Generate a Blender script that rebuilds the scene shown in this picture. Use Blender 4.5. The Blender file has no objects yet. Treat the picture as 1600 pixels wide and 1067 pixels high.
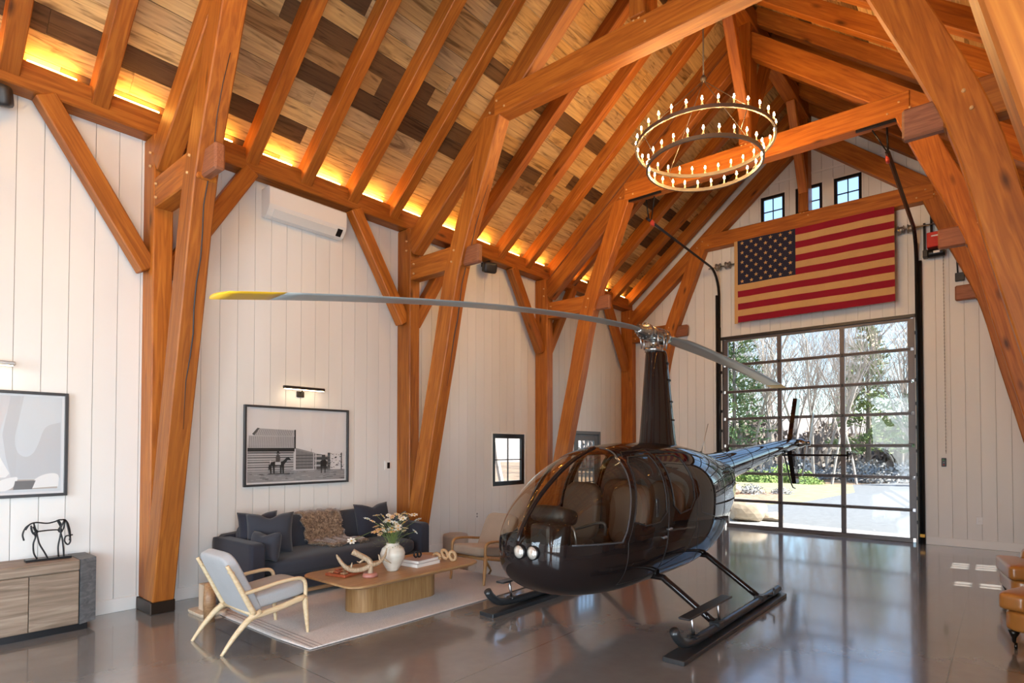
import bpy, bmesh, math, random
import numpy as np
from mathutils import Matrix, Vector, Euler
random.seed(7); RNG = np.random.default_rng(7)
scn = bpy.context.scene
C = bpy.data.collections.new('Scene'); scn.collection.children.link(C)
PI = math.pi

# ------------------------------------------------------------------ camera
cam_d = bpy.data.cameras.new('camera'); cam = bpy.data.objects.new('camera', cam_d); C.objects.link(cam)
cam_d.sensor_width = 36.0; cam_d.lens = 36.0*903/1600
cam_d.shift_x = -40/1600; cam_d.shift_y = (682-533.5)/1600
cam_d.clip_start = .05; cam_d.clip_end = 400
cam.location = (0, 0, 1.8); cam.rotation_euler = (math.radians(91.16), 0, math.radians(38.9))
scn.camera = cam

# ------------------------------------------------------------------ world, sun, exposure
world = bpy.data.worlds.new('World'); scn.world = world; world.use_nodes = True
wn = world.node_tree.nodes; wl = world.node_tree.links
bg = wn['Background']; sky = wn.new('ShaderNodeTexSky'); sky.sky_type = 'NISHITA'
sky.sun_disc = False; sky.sun_elevation = math.radians(46); sky.sun_rotation = math.radians(80)
sky.air_density = 1.0; sky.dust_density = .1; sky.ozone_density = 2.5
wl.new(sky.outputs[0], bg.inputs[0]); bg.inputs[1].default_value = .43
sun_d = bpy.data.lights.new('sun', 'SUN'); sun_d.energy = 16.0; sun_d.angle = math.radians(.55); sun_d.color = (1, .95, .86)
sun = bpy.data.objects.new('sun', sun_d); C.objects.link(sun)
sun.rotation_euler = Vector((-.98*.70, -.19*.70, -.72)).to_track_quat('-Z', 'Y').to_euler(); sun.location = (12, 3, 14)
# added area lamps outside the right and back wall openings, boosting the daylight
def daylight(name, loc, rot, sx, sy, power):
    d = bpy.data.lights.new(name, 'AREA'); d.shape = 'RECTANGLE'; d.size = sx; d.size_y = sy; d.energy = power; d.color = (.79, .91, 1.0)
    o = bpy.data.objects.new(name, d); C.objects.link(o); o.location = loc; o.rotation_euler = rot
FILL = 1.38
daylight('fill_lamp_side', (1.55, -1.3, 1.75), (0, math.radians(90), 0), 3.0, 5.4, 420*FILL)
daylight('fill_lamp_back', (-3.2, -5.9, 2.2), (math.radians(90), 0, 0), 3.6, 4.0, 330*FILL)
scn.view_settings.view_transform = 'Standard'; scn.view_settings.look = 'None'
scn.view_settings.exposure = 0.28; scn.view_settings.gamma = 1.0; scn.view_settings.use_curve_mapping = False
try:
    scn.cycles.use_denoising = True; scn.cycles.max_bounces = 10; scn.cycles.transparent_max_bounces = 16
    scn.cycles.caustics_reflective = False; scn.cycles.caustics_refractive = False; scn.cycles.sample_clamp_indirect = 6.0
except Exception: pass

# ------------------------------------------------------------------ helpers
W = {}
def _link(o, parent, M):
    C.objects.link(o)
    if parent is not None:
        o.parent = parent; o.matrix_parent_inverse = W[parent.name].inverted()
    o.matrix_basis = M; W[o.name] = M
    return o
def tag(o, label=None, cat=None, group=None, kind=None):
    if label: o['label'] = label
    if cat: o['category'] = cat
    if group: o['group'] = group
    if kind: o['kind'] = kind
    return o
def thing(name, loc, label=None, cat=None, group=None, kind=None):
    o = bpy.data.objects.new(name, None); o.empty_display_size = .1
    _link(o, None, Matrix.Translation(Vector(loc))); return tag(o, label, cat, group, kind)
def mk(name, verts, faces, mat, parent=None, M=None, smooth=False):
    v = np.asarray(verts, float).reshape(-1, 3)
    if M is None:
        lo, hi = v.min(0), v.max(0); M = Matrix.Translation(Vector(((lo[0]+hi[0])/2, (lo[1]+hi[1])/2, lo[2])))
        loc = v-np.array(M.translation)
    else:
        A = np.array(M.inverted()); loc = v@A[:3, :3].T+A[:3, 3]
    me = bpy.data.meshes.new(name); me.from_pydata([tuple(p) for p in loc], [], [tuple(f) for f in faces])
    if smooth: me.polygons.foreach_set('use_smooth', [True]*len(me.polygons))
    if mat: me.materials.append(mat)
    me.update()
    o = bpy.data.objects.new(name, me); return _link(o, parent, M)
def inst(src, M, parent=None, name=None):
    o = src.copy()
    if name: o.name = name
    for k in list(o.keys()):
        if k in ('label', 'category', 'group', 'kind'): del o[k]
    o.parent = None; return _link(o, parent, M)
def boxm(sx, sy, sz, bev=0.0, seg=1):
    bm = bmesh.new(); bmesh.ops.create_cube(bm, size=1)
    for v in bm.verts: v.co = Vector((v.co.x*sx, v.co.y*sy, v.co.z*sz))
    if bev > 0: bmesh.ops.bevel(bm, geom=bm.edges[:], offset=bev, segments=seg, affect='EDGES', profile=.5)
    bm.normal_update(); V = [tuple(v.co) for v in bm.verts]; bm.verts.index_update()
    F = [[v.index for v in f.verts] for f in bm.faces]; bm.free(); return np.array(V), F
def box(name, x, y, z, mat, parent=None, bev=0.0, seg=1, smooth=False):
    V, F = boxm(x[1]-x[0], y[1]-y[0], z[1]-z[0], min(bev, .49*min(x[1]-x[0], y[1]-y[0], z[1]-z[0])), seg)
    return mk(name, V+np.array(((x[0]+x[1])/2, (y[0]+y[1])/2, (z[0]+z[1])/2)), F, mat, parent, smooth=smooth)
def frame_x(d, up=(0, 0, 1)):
    d = Vector(d).normalized(); u = Vector(up)
    if abs(d.dot(u)) > .98: u = Vector((0, 1, 0))
    y = u.cross(d).normalized(); z = d.cross(y); return Matrix((d, y, z)).transposed()
def beam(name, p0, p1, w, h, mat, parent=None, bev=.012, up=(0, 0, 1)):
    """timber with its grain along local X from p0 to p1, w wide (local Y), h deep (local Z)"""
    p0, p1 = Vector(p0), Vector(p1); L = (p1-p0).length; M = frame_x(p1-p0, up).to_4x4(); M.translation = (p0+p1)/2
    V, F = boxm(L, w, h, bev); me = bpy.data.meshes.new(name); me.from_pydata([tuple(v) for v in V], [], F); me.materials.append(mat); me.update()
    return _link(bpy.data.objects.new(name, me), parent, M)
def prism(name, poly, axis, a, b, mat, parent=None, M=None):
    """extrude a 2-D polygon along an axis ('x','y','z') from a to b"""
    n = len(poly); V = []
    for t in (a, b):
        for p in poly:
            V.append({'x': (t, p[0], p[1]), 'y': (p[0], t, p[1]), 'z': (p[0], p[1], t)}[axis])
    F = [tuple(range(n)), tuple(range(2*n-1, n-1, -1))]+[(i, i+n, (i+1) % n+n, (i+1) % n) for i in range(n)]
    o = mk(name, V, F, mat, parent, M); fixn(o); return o
def fixn(o):
    bm = bmesh.new(); bm.from_mesh(o.data); bmesh.ops.recalc_face_normals(bm, faces=bm.faces[:]); bm.to_mesh(o.data); bm.free()
def catmull(pts, n=6):
    P = [np.array(p, float) for p in pts]; P = [2*P[0]-P[1]]+P+[2*P[-1]-P[-2]]; out = []
    for i in range(1, len(P)-2):
        for k in range(n):
            t = k/n; a, b, c, d = P[i-1:i+3]
            out.append(.5*((2*b)+(-a+c)*t+(2*a-5*b+4*c-d)*t*t+(-a+3*b-3*c+d)*t**3))
    out.append(P[-2]); return np.array(out)
def tubem(pts, r, seg=8, cap=True, flat=1.0):
    P = np.array(pts, float); n = len(P); R = np.full(n, r) if np.isscalar(r) else np.interp(np.linspace(0, 1, n), np.linspace(0, 1, len(r)), r)
    T = np.gradient(P, axis=0); T /= np.linalg.norm(T, axis=1)[:, None]+1e-12
    u = np.array((0, 0, 1.)) if abs(T[0][2]) < .9 else np.array((0, 1., 0)); V = []
    u = u-T[0]*(u@T[0]); u /= np.linalg.norm(u)
    for i in range(n):
        u = u-T[i]*(u@T[i]); u /= np.linalg.norm(u)+1e-12; w = np.cross(T[i], u)
        for k in range(seg):
            a = 2*PI*k/seg; V.append(P[i]+R[i]*(math.cos(a)*w+flat*math.sin(a)*u))
    F = [(i*seg+k, i*seg+(k+1) % seg, (i+1)*seg+(k+1) % seg, (i+1)*seg+k) for i in range(n-1) for k in range(seg)]
    if cap: F += [tuple(range(seg-1, -1, -1)), tuple((n-1)*seg+k for k in range(seg))]
    return np.array(V), F
def tube(name, pts, r, mat, parent=None, seg=8, smooth=True, curve=0, flat=1.0):
    if curve: pts = catmull(pts, curve)
    V, F = tubem(pts, r, seg, flat=flat); return mk(name, V, F, mat, parent, smooth=smooth)
def lathe(name, prof, c, mat, parent=None, seg=24, smooth=True, axis='z'):
    V = []; n = len(prof)
    for (r, h) in prof:
        for k in range(seg):
            a = 2*PI*k/seg; p = (r*math.cos(a), r*math.sin(a), h)
            if axis == 'x': p = (p[2], p[0], p[1])
            if axis == 'y': p = (p[0], p[2], p[1])
            V.append((p[0]+c[0], p[1]+c[1], p[2]+c[2]))
    F = [(i*seg+k, i*seg+(k+1) % seg, (i+1)*seg+(k+1) % seg, (i+1)*seg+k) for i in range(n-1) for k in range(seg)]
    F += [tuple(range(seg-1, -1, -1)), tuple((n-1)*seg+k for k in range(seg))]
    o = mk(name, V, F, mat, parent, smooth=smooth); fixn(o); return o
def merge(parts):
    V = []; F = []; o = 0
    for v, f in parts:
        V.append(np.asarray(v)); F += [tuple(i+o for i in q) for q in f]; o += len(v)
    return np.vstack(V), F
def cushm(sx, sy, sz, n=5.0, res=10, puff=0.0):
    """rounded cushion block centred on the origin"""
    V = []; F = []; idx = {}
    def vid(p):
        k = tuple(np.round(p, 5))
        if k not in idx: idx[k] = len(V); V.append(p)
        return idx[k]
    g = np.linspace(-1, 1, res+1)
    for ax in range(3):
        for s in (-1, 1):
            for i in range(res):
                for j in range(res):
                    q = []
                    for (a, b) in ((g[i], g[j]), (g[i+1], g[j]), (g[i+1], g[j+1]), (g[i], g[j+1])):
                        p = np.zeros(3); p[ax] = s; p[(ax+1) % 3] = a; p[(ax+2) % 3] = b; q.append(vid(p))
                    F.append(q if s > 0 else q[::-1])
    V = np.array(V); L = (np.abs(V)**n).sum(1)**(1/n); Q = V/L[:, None]
    Q[:, 2] *= 1+puff*(1-Q[:, 0]**2)*(1-Q[:, 1]**2)
    return Q*np.array((sx/2, sy/2, sz/2)), F
def xf(V, M): 
    A = np.array(M); return np.asarray(V)@A[:3, :3].T+A[:3, 3]
def TR(loc, rx=0, ry=0, rz=0): return Matrix.Translation(Vector(loc))@Euler((math.radians(rx), math.radians(ry), math.radians(rz))).to_matrix().to_4x4()
def cushion(name, size, M, mat, parent=None, n=5.0, puff=.0, res=10):
    V, F = cushm(*size, n=n, puff=puff, res=res); return mk(name, xf(V, M), F, mat, parent, smooth=True)
def pillowm(w, h, t, res=16, pinch=.09, chop=True):
    g = np.linspace(-1, 1, res+1); V = []; F = []; N = res+1
    for s in (1, -1):
        for v in g:
            for u in g:
                e = max((1-u*u)*(1-v*v), 0)**.38
                V.append((w/2*u*(1-pinch*(1-v*v)), s*t/2*e, h/2*v*(1-pinch*(1-u*u))-(h*.10*math.exp(-(u/.3)**2)*max(v, 0)**2 if chop else 0)))
    for s in (0, 1):
        for i in range(res):
            for j in range(res):
                a = s*N*N+i*N+j; q = (a, a+1, a+N+1, a+N); F.append(q[::-1] if s == 0 else q)
    return np.array(V), F
def grid_merge(o, d=1e-4):
    bm = bmesh.new(); bm.from_mesh(o.data); bmesh.ops.remove_doubles(bm, verts=bm.verts[:], dist=d); bmesh.ops.recalc_face_normals(bm, faces=bm.faces[:]); bm.to_mesh(o.data); bm.free()

# ------------------------------------------------------------------ materials
def nt(name):
    m = bpy.data.materials.new(name); m.use_nodes = True; n = m.node_tree.nodes; b = n['Principled BSDF']; return m, n, m.node_tree.links, b
def setp(b, **k):
    for a, v in k.items():
        a = {'rough': 'Roughness', 'metal': 'Metallic', 'coat': 'Coat Weight', 'spec': 'Specular IOR Level', 'sheen': 'Sheen Weight', 'coatr': 'Coat Roughness'}[a]
        b.inputs[a].default_value = v
def flat(name, col, rough=.5, metal=0., **k):
    m, n, l, b = nt(name); b.inputs['Base Color'].default_value = (*col, 1); setp(b, rough=rough, metal=metal, **k); return m
def ramp(n, l, src, stops):
    r = n.new('ShaderNodeValToRGB'); e = r.color_ramp.elements
    while len(e) < len(stops): e.new(.5)
    for i, (p, c) in enumerate(stops): e[i].position = p; e[i].color = (*c, 1)
    l.new(src, r.inputs[0]); return r.outputs[0]
def coords(n, l, scale, kind='Object'):
    t = n.new('ShaderNodeTexCoord'); mp = n.new('ShaderNodeMapping'); mp.inputs['Scale'].default_value = scale
    l.new(t.outputs[kind], mp.inputs[0]); return mp.outputs[0]
def noise(n, l, vec, scale, detail=4, dist=0.):
    x = n.new('ShaderNodeTexNoise'); x.inputs['Scale'].default_value = scale; x.inputs['Detail'].default_value = detail; x.inputs['Distortion'].default_value = dist
    if vec is not None: l.new(vec, x.inputs['Vector'])
    return x.outputs[0]
def mixc(n, l, f, a, b, mode='MIX'):
    x = n.new('ShaderNodeMix'); x.data_type = 'RGBA'; x.blend_type = mode
    for sock, v in ((x.inputs[0], f), (x.inputs[6], a), (x.inputs[7], b)):
        if hasattr(v, 'links'): l.new(v, sock)
        else: sock.default_value = v if not isinstance(v, tuple) else (*v, 1)
    return x.outputs[2]
def bump(n, l, b, h, s=.2, d=.01):
    x = n.new('ShaderNodeBump'); x.inputs['Strength'].default_value = s; x.inputs['Distance'].default_value = d; l.new(h, x.inputs['Height']); l.new(x.outputs[0], b.inputs['Normal'])
def objrand(n, l, vec, mul=37.0):
    oi = n.new('ShaderNodeObjectInfo'); m = n.new('ShaderNodeVectorMath'); m.operation = 'MULTIPLY_ADD'; c = n.new('ShaderNodeCombineXYZ')
    for i in range(3): l.new(oi.outputs['Random'], c.inputs[i])
    l.new(c.outputs[0], m.inputs[0]); m.inputs[1].default_value = (mul, mul*1.7, mul*.6); l.new(vec, m.inputs[2]); return m.outputs[0], oi.outputs['Random']
def wood(name, c0, c1, c2, along='x', rough=.45, scale=1.0, knots=True, vary=.25, spec=.4):
    m, n, l, b = nt(name); s = {'x': (.6, 9, 9), 'y': (9, .6, 9), 'z': (9, 9, .6)}[along]
    v, r = objrand(n, l, coords(n, l, tuple(q*scale for q in s)))
    g = noise(n, l, v, 2.2, 8, 1.2); col = ramp(n, l, g, [(.3, c0), (.52, c1), (.72, c2)])
    if knots:
        s2 = {'x': (1.3, 4, 4), 'y': (4, 1.3, 4), 'z': (4, 4, 1.3)}[along]
        v2, _ = objrand(n, l, coords(n, l, tuple(q*scale for q in s2)), 11)
        k = n.new('ShaderNodeTexVoronoi'); k.inputs['Scale'].default_value = .8; l.new(v2, k.inputs['Vector'])
        kk = ramp(n, l, k.outputs['Distance'], [(.03, (1, 1, 1)), (.13, (0, 0, 0))]); col = mixc(n, l, kk, col, tuple(q*.35 for q in c0))
    hv = n.new('ShaderNodeHueSaturation'); mr = n.new('ShaderNodeMapRange'); mr.inputs[3].default_value = 1-vary; mr.inputs[4].default_value = 1+vary
    l.new(r, mr.inputs[0]); l.new(mr.outputs[0], hv.inputs['Value']); l.new(col, hv.inputs['Color']); l.new(hv.outputs[0], b.inputs['Base Color'])
    setp(b, rough=rough, spec=spec); bump(n, l, b, g, .12, .01); return m
TIMBER = wood('timber_fir', (.245, .067, .008), (.36, .109, .013), (.46, .160, .022), rough=.5, vary=.16)
OAK = wood('oak', (.29, .145, .052), (.37, .20, .078), (.44, .255, .11), 'z', .45, 1.6, False, .04)
OAKTOP = wood('oak_top', (.30, .165, .072), (.38, .215, .095), (.44, .265, .125), 'y', .4, 1.6, False, .04)
ASH = wood('pale_ash', (.58, .42, .24), (.66, .50, .31), (.72, .57, .38), 'y', .4, 2.0, False, .04)
WALNUT = wood('walnut', (.24, .13, .065), (.32, .18, .09), (.40, .24, .13), 'y', .4, 1.6, False, .05)
GREYOAK = wood('weathered_oak', (.15, .105, .07), (.25, .18, .13), (.35, .27, .20), 'y', .55, 1.0, False, .12)
REDWOOD = wood('red_wood', (.22, .045, .02), (.32, .075, .03), (.40, .11, .05), 'y', .35, 2.0, False, .1)
def reclaimed():
    m, n, l, b = nt('reclaimed_boards'); v, r = objrand(n, l, coords(n, l, (2.2, 1.7, 1)))
    base = ramp(n, l, r, [(0, (.085, .045, .022)), (.16, (.15, .08, .035)), (.22, (.36, .21, .09)), (.42, (.52, .33, .14)), (.62, (.62, .41, .18)), (.8, (.48, .34, .19)), (1, (.68, .47, .21))])
    g = noise(n, l, v, 2.0, 9, 1.5); gr = ramp(n, l, g, [(.30, (.38, .34, .30)), (.46, (.85, .82, .8)), (.7, (1.12, 1.1, 1.05))])
    c = mixc(n, l, 1.0, base, gr, 'MULTIPLY')
    v2, _ = objrand(n, l, coords(n, l, (.5, 1.5, .5)), 19); st = noise(n, l, v2, 1.7, 5, 2.0)
    sf = ramp(n, l, st, [(.60, (0, 0, 0)), (.72, (.75, .75, .75))]); c = mixc(n, l, sf, c, (.10, .05, .025))
    l.new(c, b.inputs['Base Color']); setp(b, rough=.65, spec=.25); bump(n, l, b, g, .3, .01); return m
BOARD = reclaimed()
def paint_white():
    m, n, l, b = nt('white_shiplap_paint'); v, r = objrand(n, l, coords(n, l, (1, 1, .3)))
    g = noise(n, l, v, 1.2, 3); c = ramp(n, l, g, [(.3, (.725, .72, .70)), (.7, (.775, .77, .755))]); l.new(c, b.inputs['Base Color']); setp(b, rough=.5, spec=.35); return m
WHITE = paint_white(); GROOVE = flat('groove_backing_paint', (.42, .40, .36), .8); TRIMW = flat('trim_paint', (.80, .79, .77), .4)  # grey backing paint showing in the gaps between boards
def concrete():
    m, n, l, b = nt('polished_concrete'); v = coords(n, l, (1, 1, 1)); g = noise(n, l, v, .7, 6, .6); h = noise(n, l, v, 9, 5)
    c = ramp(n, l, g, [(.3, (.175, .168, .162)), (.55, (.212, .206, .20)), (.75, (.245, .24, .235))]); c = mixc(n, l, .12, c, ramp(n, l, h, [(.3, (.13, .125, .12)), (.7, (.27, .26, .25))]))
    # saw-cut control joints
    sx = n.new('ShaderNodeSeparateXYZ'); l.new(v, sx.inputs[0]); acc = None
    for ax, per, off in ((0, 2.95, .42), (1, 3.55, .55)):
        a = n.new('ShaderNodeMath'); a.operation = 'ADD'; a.inputs[1].default_value = 100+off; l.new(sx.outputs[ax], a.inputs[0])
        p = n.new('ShaderNodeMath'); p.operation = 'MODULO'; p.inputs[1].default_value = per; l.new(a.outputs[0], p.inputs[0])
        q = n.new('ShaderNodeMath'); q.operation = 'LESS_THAN'; q.inputs[1].default_value = .007; l.new(p.outputs[0], q.inputs[0])
        if acc is None: acc = q.outputs[0]
        else:
            z = n.new('ShaderNodeMath'); z.operation = 'MAXIMUM'; l.new(acc, z.inputs[0]); l.new(q.outputs[0], z.inputs[1]); acc = z.outputs[0]
    c = mixc(n, l, acc, c, (.05, .045, .04)); l.new(c, b.inputs['Base Color'])
    rr = ramp(n, l, h, [(.3, (.19, .19, .19)), (.7, (.23, .23, .23))]); l.new(rr, b.inputs['Roughness']); setp(b, spec=.6, coat=.9, coatr=.085); return m
CONCRETE = concrete()
def glass(name, tint=(1, 1, 1), ior=1.45, boost=1.0):
    m, n, l, b = nt(name); n.remove(b); out = n['Material Output']; t = n.new('ShaderNodeBsdfTransparent'); t.inputs[0].default_value = (*tint, 1)
    g = n.new('ShaderNodeBsdfGlossy'); g.inputs['Roughness'].default_value = .0; f = n.new('ShaderNodeFresnel'); f.inputs[0].default_value = ior
    mu = n.new('ShaderNodeMath'); mu.operation = 'MULTIPLY'; mu.inputs[1].default_value = boost; mu.use_clamp = True; ge = n.new('ShaderNodeNewGeometry'); iv = n.new('ShaderNodeMath'); iv.operation = 'SUBTRACT'; iv.inputs[0].default_value = 1.0; l.new(ge.outputs['Backfacing'], iv.inputs[1])
    fm = n.new('ShaderNodeMath'); fm.operation = 'MULTIPLY'; l.new(f.outputs[0], fm.inputs[0]); l.new(iv.outputs[0], fm.inputs[1]); l.new(fm.outputs[0], mu.inputs[0])
    x = n.new('ShaderNodeMixShader'); l.new(mu.outputs[0], x.inputs[0]); l.new(t.outputs[0], x.inputs[1]); l.new(g.outputs[0], x.inputs[2]); l.new(x.outputs[0], out.inputs[0]); return m
GLASS = glass('window_glass', (.96, .98, .97)); COPTER_GLASS = glass('tinted_acrylic', (.78, .73, .66), 1.5, 1.25); PICGLASS = glass('picture_glass', (1, 1, 1), 1.5, 1.3)
def emit(name, col, s):
    m, n, l, b = nt(name); b.inputs['Base Color'].default_value = (*col, 1); b.inputs['Emission Color'].default_value = (*col, 1); b.inputs['Emission Strength'].default_value = s; return m
LED = emit('warm_led', (1, .50, .09), 90.0); BULB = emit('filament_bulb', (1, .58, .22), 420.0); PICLED = emit('picture_led', (1, .72, .42), 14.0)
BLACK = flat('gloss_black_paint', (.014, .010, .010), .05, 0, coat=.85, coatr=.015, spec=.0); RUBBER = flat('black_rubber', (.02, .02, .022), .45); STEEL = flat('brushed_steel', (.55, .55, .56), .3, 1.0)
DARKMETAL = flat('dark_bronze', (.035, .032, .03), .4, .6); DOORFRAME = flat('door_anodised_grey', (.11, .095, .095), .42, .3); BLKSTEEL = flat('black_steel', (.015, .015, .017), .35, .5)
SKIDGREY = flat('skid_charcoal', (.035, .038, .042), .28, .2, spec=.6); BLADE = flat('blade_grey', (.36, .39, .39), .35, .15); YELLOW = flat('blade_tip_yellow', (.80, .47, .02), .4)
def fabric(name, c, var=.12, sc=260, rough=.9, sheen=.15):
    m, n, l, b = nt(name); v = coords(n, l, (1, 1, 1)); h = noise(n, l, v, sc, 2); g = noise(n, l, v, 5, 3)
    a = ramp(n, l, h, [(.3, tuple(q*(1-var) for q in c)), (.7, tuple(min(1, q*(1+var)) for q in c))]); c2 = mixc(n, l, .3, a, ramp(n, l, g, [(.3, tuple(q*.85 for q in c)), (.7, tuple(q*1.1 for q in c))]))
    l.new(c2, b.inputs['Base Color']); setp(b, rough=rough, sheen=sheen, spec=.2); bump(n, l, b, h, .15, .004); return m
NAVY = fabric('navy_linen', (.027, .028, .040)); NAVY2 = fabric('slate_linen', (.040, .043, .056)); GREYF = fabric('grey_linen', (.40, .40, .41)); TAUPE = fabric('taupe_linen', (.36, .29, .23)); RUGM = fabric('woven_wool', (.58, .52, .48), .35, 130)
BOUCLE = fabric('stool_fabric', (.40, .36, .33)); LEATHER = flat('cognac_leather', (.42, .17, .035), .38, 0, spec=.5, coat=.6, coatr=.18)

# ================================================================== the setting
XL, XR, YB, YN, CX0 = -7.63, 1.23, 13.07, -5.6, -3.2
SL = .83
def zr(x):                                   # underside of the ceiling boards
    if x > CX0: x = 2*CX0-x
    return 5.80+SL*(x+7.3)
fl = box('floor', (XL-.3, XR+.3), (YN-.3, YB+.13), (-.2, 0), CONCRETE); tag(fl, kind='structure')
BW = .215
def vboards(parent, axis, plane, depth, a0, a1, bot, top, holes, gap=.005):
    """vertical shiplap boards along an axis; holes = (a, b, z0, z1)"""
    a = a0
    while a < a1-.01:
        b = min(a+BW, a1); cuts = sorted({a, b}|{h[k] for h in holes for k in (0, 1) if a+.004 < h[k] < b-.004})
        for s, e in zip(cuts[:-1], cuts[1:]):
            spans = [(bot, None)]
            for h in sorted(holes, key=lambda q: q[2]):
                if h[0]-.005 <= s and e <= h[1]+.005:
                    new = []
                    for z0, z1 in spans:
                        if z1 is None: 
                            if h[2] > z0+.01: new.append((z0, h[2]))
                            new.append((h[3], None))
                        else: new.append((z0, z1))
                    spans = new
            s2 = s+(gap/2 if s == a else 0); e2 = e-(gap/2 if e == b else 0)
            for z0, z1 in spans:
                if z1 is None:
                    t0, t1 = top(s2), top(e2); mid = [(CX0, top(CX0))] if axis == 'y' and s2 < CX0 < e2 else []
                    poly = [(s2, z0), (e2, z0), (e2, t1)]+mid+[(s2, t0)]
                    if min(t0, t1) <= z0: continue
                else: poly = [(s2, z0), (e2, z0), (e2, z1), (s2, z1)]
                prism('wall_board', poly, 'x' if axis == 'x' else 'y', plane, plane+depth, WHITE, parent)
        a = b
# left wall: window at y 8.07-9.04, glazed door at y 10.80-11.86
HL = [(8.05, 9.06, 1.04, 2.11), (10.78, 11.88, 0, 2.20)]
wl_ = thing('wall_left', (XL, 4, 0), kind='structure')
for (y0, y1, z0, z1) in ((YN, 8.05, 0, 5.75), (8.05, 9.06, 0, 1.04), (8.05, 9.06, 2.11, 5.75), (9.06, 10.78, 0, 5.75), (10.78, 11.88, 2.20, 5.75), (11.88, YB+.2, 0, 5.75)):
    box('backing', (XL-.16, XL-.018), (y0, y1), (z0, z1), GROOVE, wl_)
vboards(wl_, 'x', XL-.018, .018, .103-.215*4, YB, 0, lambda y: 5.50, HL)
for y0, y1 in ((YN, .103-.215*4),): box('wall_board', (XL-.018, XL), (y0, y1), (0, 5.5), WHITE, wl_)
# far gable wall
DX0, DX1, DH = -5.03, -1.32, 4.32
GW = [(-4.18, -3.61), (-3.45, -2.86), (-2.70, -2.13)]; GZ0, GZ1 = 6.50, 7.40
wf = thing('wall_far', (CX0, YB, 0), kind='structure')
def gb(poly): prism('backing', poly, 'y', YB+.018, YB+.13, GROOVE, wf)
up = .35
gb([(XL-.1, 0), (DX0, 0), (DX0, zr(DX0)+up), (XL-.1, zr(XL)+up)]); gb([(DX1, 0), (XR+.1, 0), (XR+.1, zr(XR)+up), (DX1, zr(DX1)+up)])
gb([(DX0, DH), (DX1, DH), (DX1, GZ0), (DX0, GZ0)]); gb([(DX0, GZ0), (GW[0][0], GZ0), (GW[0][0], zr(GW[0][0])+up), (DX0, zr(DX0)+up)])
gb([(GW[2][1], GZ0), (DX1, GZ0), (DX1, zr(DX1)+up), (GW[2][1], zr(GW[2][1])+up)])
gb([(GW[0][1], GZ0), (GW[1][0], GZ0), (GW[1][0], GZ1), (GW[0][1], GZ1)]); gb([(GW[1][1], GZ0), (GW[2][0], GZ0), (GW[2][0], GZ1), (GW[1][1], GZ1)])
gb([(GW[0][0], GZ1), (GW[2][1], GZ1), (GW[2][1], zr(GW[2][1])+up), (CX0, zr(CX0)+up), (GW[0][0], zr(GW[0][0])+up)])
vboards(wf, 'y', YB, .018, -7.63, XR, 0, lambda x: zr(x)-.005, [(DX0-.0, DX1+.0, 0, DH)]+[(a, b, GZ0, GZ1) for a, b in GW])
# walls the photograph does not show, with the openings that let the day in
def plain_wall(name, axis, plane, th, a0, a1, ztop, holes):
    w = thing(name, ((plane, (a0+a1)/2, 0) if axis == 'x' else ((a0+a1)/2, plane, 0)), kind='structure'); cur = a0
    def put(s, e, z0, z1):
        if e-s < .01 or z1-z0 < .01: return
        (box('wall_panel', (plane, plane+th), (s, e), (z0, z1), WHITE, w) if axis == 'x' else box('wall_panel', (s, e), (plane, plane+th), (z0, z1), WHITE, w))
    for (s, e, z0, z1) in holes:
        put(cur, s, 0, ztop); put(s, e, 0, z0); put(s, e, z1, ztop); cur = e
    put(cur, a1, 0, ztop); return w
HR = [(-4.1, 1.2, .15, 3.3), (9.42, 10.05, .75, 2.02), (11.05, 11.62, .75, 2.14)]
wr = plain_wall('wall_right', 'x', XR, .16, YN, YB+.1, 5.75, HR)
for k, (a, b, z0, z1) in enumerate(HR):
    w = thing('window_%d' % (k+10), (XR+.08, (a+b)/2, z0), kind='structure'); nc = 3 if b-a < 1 else max(2, round((b-a)/.9)); nr = 4
    for i in range(nc+1): yy = a+(b-a)*i/nc; box('mullion', (XR+.05, XR+.11), (yy-.018, yy+.018), (z0, z1), BLKSTEEL, w)
    for i in range(nr+1): zz = z0+(z1-z0)*i/nr; box('mullion', (XR+.05, XR+.11), (a, b), (zz-.014, zz+.014), BLKSTEEL, w)
wb = plain_wall('wall_back', 'y', YN-.16, .16, XL-.1, XR+.1, 4.3, [(-5.03, -1.32, 0, 4.3)])
prism('gable_panel', [(XL-.1, 4.3), (XR+.1, 4.3), (XR+.1, zr(XR)+.3), (CX0, zr(CX0)+.3), (XL-.1, zr(XL)+.3)], 'y', YN-.16, YN, WHITE, wb)
# baseboards
bl = thing('baseboard_left', (XL, 4, 0), kind='structure')
for y0, y1 in ((YN, 2.25), (2.5, 5.8), (6.05, 9.35), (9.6, 10.72), (11.94, 12.84)): box('board', (XL, XL+.02), (y0, y1), (0, .15), TRIMW, bl, .004)
bf = thing('baseboard_far', (CX0, YB, 0), kind='structure')
for x0, x1 in ((XL+.36, DX0-.14), (DX1+.16, XR)): box('board', (x0, x1), (YB-.02, YB), (0, .15), TRIMW, bf, .004)
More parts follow.
